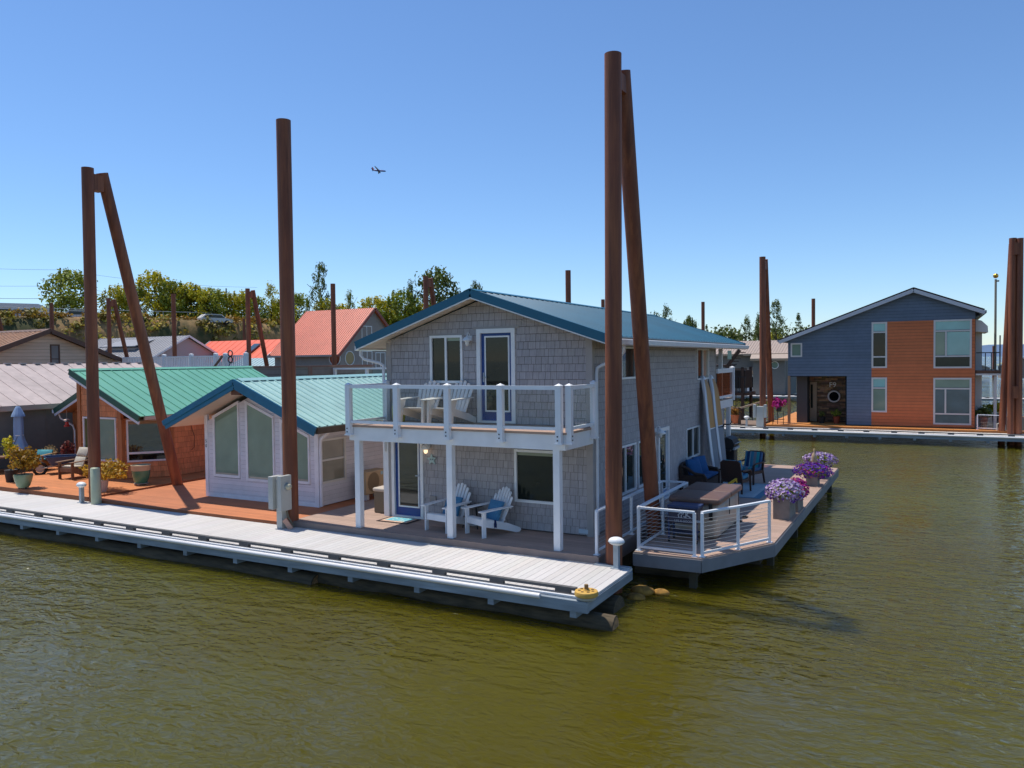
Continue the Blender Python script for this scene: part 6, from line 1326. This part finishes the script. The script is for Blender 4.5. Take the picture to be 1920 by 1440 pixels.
flower_pot('green bush beside the right edge pile pair', 3.0, 49.4, .66, .25, .7, BLACKPL, LEAFY, .55, 26)
g = MB(); g.tube([(2.85, 46.7, .66), (2.85, 46.7, 1.0), (2.95, 46.7, 1.06), (3.0, 46.7, 1.0), (3.0, 46.7, .8)], .025, 8); g.rbox(3.0, 3.22, 46.62, 46.75, .68, 1.0, .02); tag(g.build('water_meter', mat('pale_metal', (.55, .53, .45), .5)), 'pale pipe and meter box at the foot of the right edge piles', 'meter')
g = MB()
for x in (-7.65, -7.95, -8.2): g.cyl((x, 46.9 + (x + 8) * .4, .66), (x, 46.9 + (x + 8) * .4, 1.45), .02, n=6)
g.tube([(-8.3, 46.8, .9), (-7.6, 47.05, .95)], .02, 6); tag(g.build('flower_stand', DARKWOOD), 'dark bar stand under the magenta flowers across the water', 'stand')
t = thing('far_walkway', 'brown railed timber walkway at the left of the far A-frame pile', 'walkway', (-11, 47.5, .6))
BRW = mat('weathered_brown', (.22, .15, .105), .8, nz=.2)
g = MB(); g.box(-16, -9.0, 46.6, 50, .50, .62); g.build('deck_boards', BRW, t)
g = MB(); g.box(-16, -10.1, 46.75, 46.83, 1.50, 1.60); g.bar((-10.1, 46.8, 1.55), (-8.7, 47.9, 2.0), .08, .09); g.build('handrail', mat('pale_brown', (.40, .29, .20), .7), t)
g = MB(); x = -15.9
while x < -10.1: g.box(x, x + .05, 46.77, 46.81, .62, 1.5); x += .22
for k in range(8): g.box(-13 + k * .5, -12.96 + k * .5, 49.9, 49.94, .62, 2.6) if k < 7 else None
g.box(-10.16, -10.02, 46.72, 46.86, .62, 1.6); g.build('baluster', DARKWOOD, t)
t = thing('stair_tower', 'dark timber stair tower with landing behind the rear balcony', 'stairs', (-12, 51, .6))
g = MB()
for x, y in ((-13.6, 50), (-10.6, 50), (-13.6, 52.5), (-10.6, 52.5)): g.box(x - .08, x + .08, y - .08, y + .08, .6, 5.0 if x < -12 else 3.95)
g.build('post', DARKWOOD, t)
g = MB(); g.box(-13.7, -10.3, 49.9, 52.6, 2.15, 2.33); g.box(-13.7, -11.6, 49.9, 52.6, 3.98, 4.1); g.build('landing', DARKWOOD, t)
g = MB(); g.bar((-11.6, 49.95, 3.9), (-10.75, 49.95, 5.05), .06, .22); g.bar((-13.4, 49.95, .7), (-11.6, 49.95, 2.3), .06, .22); g.box(-12.3, -10.3, 49.9, 49.96, 3.78, 3.87)
for k in range(6): g.box(-11.62 + k * .14, -11.3 + k * .14, 49.95, 51, 3.9 + k * .19, 3.95 + k * .19)
g.build('stringer', DARKWOOD, t)
g = MB(); x = -13.5
while x < -10.4: g.box(x, x + .03, 49.92, 49.95, 2.33, 3.3); x += .16
g.box(-13.6, -10.4, 49.9, 49.96, 3.3, 3.36); g.build('guard_rail', DARK, t)
g = MB(); g.box(-13.55, -10.5, 50.2, 52.4, 2.6, 3.75); g.build('dark_screen', mat('screen_dark', (.035, .028, .022), .9), t)
g = MB(); g.box(-11.5, -11.25, 49.9, 49.93, 4.45, 5.0); g.build('glass_panel', mat('green_glass', (.22, .36, .28), .1), t)

# far right shoreline houses
for i, (x, y, w_, h, rm, lab) in enumerate(((13, 160, 5.5, 4.2, mat('pale_green_roof', (.38, .42, .30), .6), 'distant grey floating home with pale roof behind the porch rail'), (7, 185, 6, 3.0, mat('pink_white_roof', (.62, .48, .46), .6), 'distant low boathouse with pinkish roof right of the slate house'), (21, 150, 6, 6.5, SALMON, 'distant floating home with red roof beyond the right edge piles'), (2, 210, 9, 3.4, GREYROOF, 'farthest grey boathouse seen through the porch posts'))):
    simple_house('distant_house', lab, x - w_ / 2, x + w_ / 2, y, y + 7, h * .65, h, rm, STUCCO, 'y', n=10)
for i, (x, y) in enumerate(((10, 175), (16, 165), (5, 200))):
    g = MB(); g.cyl((x, y, -1), (x, y, 6.2 + i * .5), .18, n=10); tag(g.build('single_pile', RUST), ['distant thin pile between the far grey home and boathouse', 'distant thin pile before the far pale roof', 'distant thin pile left of the farthest boathouse'][i], 'pile', PL)

# ================================================================== LEVEE TOP : trees, bushes, fence, vehicles, poles
TL = [
 ('bushy', LEAF, (-105.3, 66.1, 10.4), 7.2, 4.0, 1, 'round green tree behind the left A-frame pile'),
 ('bushy', LEAFY, (-102.4, 71.0, 10.2), 5.6, 2.6, 2, 'low yellow green tree just right of the left brace pile'),
 ('bushy', LEAFY, (-98.6, 74.3, 10.2), 7.4, 3.4, 1, 'highest bushy tree of the levee hedge'),
 ('bushy', LEAF, (-96.2, 75.2, 10.2), 6.4, 3.0, 2, 'dense green tree behind the slim pile on the levee'),
 ('bushy', LEAFY, (-94.6, 77.4, 10.2), 5.8, 3.0, 3, 'rounded tree below the twin utility poles'),
 ('bushy', LEAF, (-94.0, 80.6, 10.2), 5.4, 3.0, 1, 'low tree right of the twin utility poles'),
 ('bushy', LEAFY, (-92.5, 84.4, 9.8), 5.6, 3.1, 2, 'yellow green tree behind the far A-frame pile'),
 ('tall', LEAFY, (-89.7, 88.1, 8.6), 8.4, 2.4, 1, 'thin topped tree left of the single pile'),
 ('bushy', LEAFY, (-88.8, 89.5, 8.0), 6.2, 2.8, 3, 'bright yellow tree between the A-frame and single pile'),
 ('bushy', LEAF, (-89.5, 93.5, 9.0), 6.4, 2.6, 1, 'green tree just right of the single pile top'),
 ('tall', LEAFD, (-87.4, 96.5, 9.5), 10.5, 3.0, 2, 'tall dark slender tree above the salmon roof'),
 ('bushy', LEAFY, (-86.2, 96.0, 9.2), 5.6, 2.6, 2, 'yellow leafed tree at the foot of the tall slender tree'),
 ('tall', LEAF, (-83.2, 98.6, 9.5), 6.4, 1.6, 3, 'narrow green tree over the salmon roof ridge'),
 ('bushy', LEAFY, (-82.0, 103.3, 8.4), 6.8, 3.4, 1, 'yellow green tree right of the salmon gable'),
 ('bushy', LEAFY, (-79.4, 104.6, 7.4), 5.6, 2.8, 3, 'brightest yellow bush tree beside the salmon gable'),
 ('bushy', LEAF, (-78.0, 106.0, 8.4), 8.0, 3.6, 2, 'mid green tree left of the A-frame behind the blue roof'),
 ('tall', LEAFD, (-77.5, 107.5, 8.8), 9.0, 2.0, 3, 'feathery dark tree top left of the big crown'),
 ('bushy', LEAFD, (-76.0, 112.8, 9.0), 11.2, 4.6, 1, 'big dark round tree behind the A-frame above the blue roof'),
 ('bushy', LEAF, (-81.5, 108.5, 8.4), 6.8, 3.2, 2, 'green tree filling the gap behind the salmon gable'),
 ('bushy', LEAFD, (-74.0, 116.5, 8.4), 7.6, 3.0, 3, 'dark tree at the left slope of the blue roof'),
 ('bushy', LEAFD, (-87.9, 146.3, 8.0), 13.4, 2.0, 1, 'small tree tip just right of the blue roof peak'),
 ('bushy', LEAFD, (-47.6, 145.2, 6.0), 7.4, 2.0, 2, 'low dark treetop right of the tallest pile brace'),
 ('tall', LEAFD, (-45.2, 146.4, 6.0), 8.9, 2.6, 1, 'open crowned tree above the middle of the blue roof'),
 ('bushy', LEAFD, (-41.4, 148.5, 6.0), 6.4, 1.7, 3, 'small round tree above the right half of the blue roof'),
 ('conifer', LEAFD, (-38.5, 149.9, 6.0), 5.0, 1.2, 1, 'small dark fir beside the far pile above the blue roof'),
 ('conifer', LEAFD, (-23.0, 158.4, 5.0), 8.0, 2.0, 1, 'pointed fir just left of the slate house roof'),
 ('tall', LEAFD, (-30.3, 177.1, 6.0), 10.4, 3.4, 2, 'tall dark tree behind the far A-frame pile'),
 ('tall', LEAFD, (-33.6, 176.0, 6.0), 8.2, 2.4, 1, 'dark tree left of the far A-frame pile'),
 ('tall', LEAFD, (-40.2, 194.5, 6.0), 8.4, 2.6, 3, 'dark irregular tree over the rear dock house roof'),
 ('tall', LEAFD, (-36.8, 192.5, 6.0), 7.4, 2.2, 2, 'second dark tree over the buff roof'),
 ('bushy', LEAFY, (-33.0, 188.0, 5.5), 4.6, 2.6, 1, 'small bright bush above the buff roof ridge'),
]
TL += [
 ('bushy', LEAF, (-100.6, 72.6, 9.6), 6.0, 2.8, 3, 'tree filling the hedge between the brace pile and its highest crown'),
 ('bushy', LEAFY, (-97.0, 76.6, 9.6), 6.6, 3.0, 2, 'yellowish tree in the hedge left of the slim pile top'),
 ('bushy', LEAF, (-95.4, 79.0, 9.4), 5.8, 2.8, 1, 'dense hedge tree under the left twin pole'),
 ('bushy', LEAFY, (-93.4, 82.3, 9.4), 5.6, 2.8, 3, 'hedge tree under the right twin pole'),
 ('bushy', LEAF, (-91.6, 86.0, 9.0), 5.8, 2.8, 1, 'green hedge tree touching the top of the far A-frame'),
 ('bushy', LEAFY, (-90.6, 90.8, 8.2), 6.0, 2.8, 2, 'golden green tree right behind the single pile'),
 ('bushy', LEAFY, (-84.6, 98.0, 8.4), 5.4, 2.6, 1, 'yellow green tree low over the salmon ridge'),
 ('bushy', LEAF, (-80.4, 101.5, 7.4), 5.8, 2.8, 1, 'rounded green tree hugging the right salmon roof edge'),
 ('bushy', LEAFY, (-76.4, 108.8, 7.6), 6.6, 3.0, 2, 'yellow green tree under the big dark round crown'),
]
for k, (kind, lm, loc, h, r, seed, lab) in enumerate(TL): tree(kind + '_tree' if kind != 'conifer' else 'fir_tree', lab, loc, h, r, kind, lm, seed, rz=(k * 73) % 360)
# shrubs draping the levee slope and the far wood
rn = random.Random(11); g = MB(); g.leafy = True
for i in range(640):
    y = rn.uniform(34, 118); t_ = rn.random()
    dx = 4.5 - t_ * 6.5; hh = bank_h(y) * min(1.0, .06 + t_ * 1.02)
    if 66 < y < 80 and t_ < .62 and rn.random() < .8: continue
    s = rn.uniform(.5, 1.25); b0 = rn.uniform(.45, 1.25)
    leaves(g, (bank_x(y) + dx + rn.uniform(-.6, .6), y, hh + rn.uniform(-.1, .5)), (s, s * 1.1, s * .8), 44, .26, 1, b0 * .7, b0 * 1.25, .22, rn)
tag(g.build('bank_shrubs', BUSHM), 'tangled dry olive and golden shrubs covering the levee slope', 'shrubs', None, 'stuff')
g = MB(); g.leafy = True
for i in range(150):
    y = rn.uniform(36, 112); s = rn.uniform(.3, .7); leaves(g, (bank_x(y) - 2.2 + rn.uniform(-.8, 1.2), y, bank_h(y) + rn.uniform(.0, .4)), (s * 1.3, s * 1.5, s), 30, .2, 1, .6, 1.3, .15, rn)
tag(g.build('dry_grass', leaf_mat('dry_gold', (.36, .21, .03))), 'dry golden grass along the levee edge', 'grass', None, 'stuff')
g = MB(); g.leafy = True
for i in range(420):
    q = rn.random(); y = 165 + 70 * q + rn.uniform(-3, 3); x = bank_x(y) - rn.uniform(0, 8) + 2; s = rn.uniform(1.4, 2.8); b0 = rn.uniform(.5, 1.25)
    leaves(g, (x, y, 4.0 + rn.random() ** 1.5 * 7.5), (s, s, s), 34, .5, 1, b0 * .7, b0 * 1.2, .12, rn)
tag(g.build('far_wood', LEAFD), 'distant wooded shore reading as one dark green band', 'trees', None, 'stuff')
# chain fence
CF = thing('chain_fence', 'low wire fence with pale top rail along the levee edge', 'fence', (-99, 62, 10.7))
FEN = mat('fence_grey', (.36, .38, .36), .5, metal=.3); pts = [(bank_x(y) - 5.0, y, bank_h(y)) for y in range(48, 82, 3)]
g = MB(); 
for p in pts: g.cyl((p[0], p[1], p[2] - .2), (p[0], p[1], p[2] + 1.15), .04, n=6)
g.build('fence_post', FEN, CF)
g = MB(); g.tube([(p[0], p[1], p[2] + 1.15) for p in pts], .05, 6); g.build('top_rail', FEN, CF)
def vehicle(name, label, loc, rz, L_, W_, H_, col, cab=True, cat='car'):
    t = thing(name, label, cat, (0, 0, 0)); m = mat(name + '_paint', col, .35)
    g = MB()
    if cat == 'car':
        g.prism([(-L_ / 2, -W_ / 2, .35), (L_ / 2, -W_ / 2, .35), (L_ / 2, -W_ / 2, .8), (L_ * .28, -W_ / 2, .92), (L_ * .14, -W_ / 2, H_), (-L_ * .36, -W_ / 2, H_), (-L_ / 2, -W_ / 2, .95)], (0, W_, 0))
    else: g.prism([(-L_ / 2, -W_ / 2, .5), (L_ / 2, -W_ / 2, .5), (L_ / 2, -W_ / 2, H_ * .8), (L_ * .36, -W_ / 2, H_), (-L_ * .44, -W_ / 2, H_), (-L_ / 2, -W_ / 2, H_ * .9)], (0, W_, 0))
    g.build('body', m, t)
    for s in (-1, 1):
        g = MB()
        if cat == 'car': g.prism([(L_ * .24, s * (W_ / 2 + .004), .95), (L_ * .125, s * (W_ / 2 + .004), H_ - .1), (-L_ * .33, s * (W_ / 2 + .004), H_ - .1), (-L_ * .44, s * (W_ / 2 + .004), .98)], (0, .01 * s, 0))
        else: g.box(-L_ * .1, L_ * .12, min(s * W_ / 2, s * (W_ / 2 + .02)), max(s * W_ / 2, s * (W_ / 2 + .02)), H_ * .5, H_ * .75)
        g.build('window', PBLACK, t)
        for x in (-L_ * .3, L_ * .3): g = MB(); g.cyl((x, s * W_ / 2 - .1, .33), (x, s * W_ / 2 + .03, .33), .33, n=14); g.build('wheel', BLACKPL, t)
    place(t, loc, rz); return t
vehicle('motorhome', 'long white motorhome parked on the levee at far left', (-106.3, 58.2, 9.6), 62, 9.5, 2.5, 3.1, (.55, .55, .56), cat='motorhome')
vehicle('parked_car', 'white car between the left brace pile and small A-frame on the levee', (-98.6, 63.4, 10.2), 62, 4.6, 1.8, 1.5, (.65, .64, .62)); vehicle('parked_car', 'silver car showing over the shrubs left of the far A-frame', (-88.9, 76.6, 10.0), 70, 4.4, 1.8, 1.45, (.55, .56, .58))
vehicle('parked_car', 'first white tarped car in front of the motorhome', (-102.6, 53.5, 10.1), 60, 4.4, 1.9, 1.5, (.72, .70, .66)); vehicle('parked_car', 'second white car between motorhome and round green tree', (-100.6, 57.6, 10.1), 60, 4.6, 1.9, 1.6, (.72, .70, .66))
POLEM = mat('pole_wood', (.045, .035, .03), .85)
def upole(label, x, y, z0, z1, arm=False):
    t = thing('utility_pole', label, 'utility pole', (x, y, z0), 'utility poles'); g = MB(); g.cyl((x, y, z0), (x, y, z1), .16, .11, 8); g.build('pole', POLEM, t)
    if arm: g = MB(); g.tube([(x, y, z1 - 2.2), (x + .9, y + .6, z1 - 1.2), (x + 1.7, y + 1.2, z1 - .9), (x + 2.0, y + 1.4, z1 - 1.1)], .05, 5); g.build('lamp_arm', GALV, t)
upole('utility pole with lamp arm above the round green tree', -110.57, 67.99, 9, 18.6, True); upole('left one of the twin poles over the levee hedge', -114.84, 97.54, 9, 18.3); upole('right one of the twin poles over the levee hedge', -112.1, 99.2, 9, 18.1)
g = MB(); g.cyl((-114.84, 97.54, 17.6), (-112.1, 99.2, 17.4), .05, n=5); g.cyl((-112.1, 99.2, 17.6), (-108.5, 101.5, 15.0), .04, n=5); tag(g.build('pole_crossarm', POLEM), 'thin crossbar and guy wire joining the twin poles', 'crossbar')
WIRE = mat('wire_dark', (.05, .055, .06), .7)
for i, (z0_, z1_, lab) in enumerate(((18.2, 18.3, 'top overhead wire at the left edge'), (15.7, 16.0, 'second overhead wire from the top at the left edge'), (14.3, 14.2, 'third overhead wire running into the round tree'), (13.0, 12.6, 'lowest overhead wire above the motorhome'))):
    a = Vector((-119.5, 41, z0_)); b = Vector((-110.5, 68, z1_)); c_ = Vector((-101, 96, z1_ - .9))
    pts = [a.lerp(b, k / 10) - Vector((0, 0, .5 * math.sin(math.pi * k / 10))) for k in range(11)] + [b.lerp(c_, k / 8) - Vector((0, 0, .6 * math.sin(math.pi * k / 8))) for k in range(1, 9)]
    g = MB(); g.tube(pts, .02 if i < 2 else .032, 4); tag(g.build('power_line', WIRE), lab, 'power line', 'overhead wires')

# ================================================================== AIRPLANE
t = thing('airplane', 'small passenger airplane crossing the blue sky', 'airplane', (0, 0, 0))
PLB = mat('plane_blue', (.02, .06, .28), .4); PLR = mat('plane_red', (.30, .03, .02), .4)
g = MB(); g.tube([(-17, 0, .9), (-15, 0, .7), (-10, 0, .3), (-5, 0, 0), (8, 0, 0), (13, 0, -.1), (15.5, 0, -.3), (17, 0, -.7), (17.6, 0, -.9)], [.4, .9, 1.6, 1.95, 1.95, 1.8, 1.4, .7, .1], 16); g.build('fuselage', PLB, t, smooth=60)
for s in (-1, 1):
    g = MB(); g.prism([(3.5, s * 1.6, -.8), (-2.2, s * 1.6, -.8), (-6.0, s * 16.5, 1.2), (-4.2, s * 16.5, 1.2)], (0, 0, .35)); wg = g.build('wing', mat('plane_grey', (.22, .25, .30), .4), t)
    g = MB(); g.cyl((-.5, s * 5.2, -1.7), (3.6, s * 5.2, -1.7), .95, 1.0, 14); g.build('engine', PLB, wg)
    g = MB(); g.prism([(-12.5, s * .8, 1.0), (-15.6, s * .8, 1.0), (-17.2, s * 6.2, 1.4), (-15.8, s * 6.2, 1.4)], (0, 0, .25)); g.build('tailplane', PLB, t)
g = MB(); g.prism([(-10.2, -.15, 1.5), (-15.8, -.15, 1.3), (-18.4, -.15, 8.2), (-16.2, -.15, 8.2)], (0, .3, 0)); g.build('tail_fin', PLR, t)
t.location = (-1130.5, 1450.8, 446.3); t.rotation_euler = (R(-18), R(6), R(20))
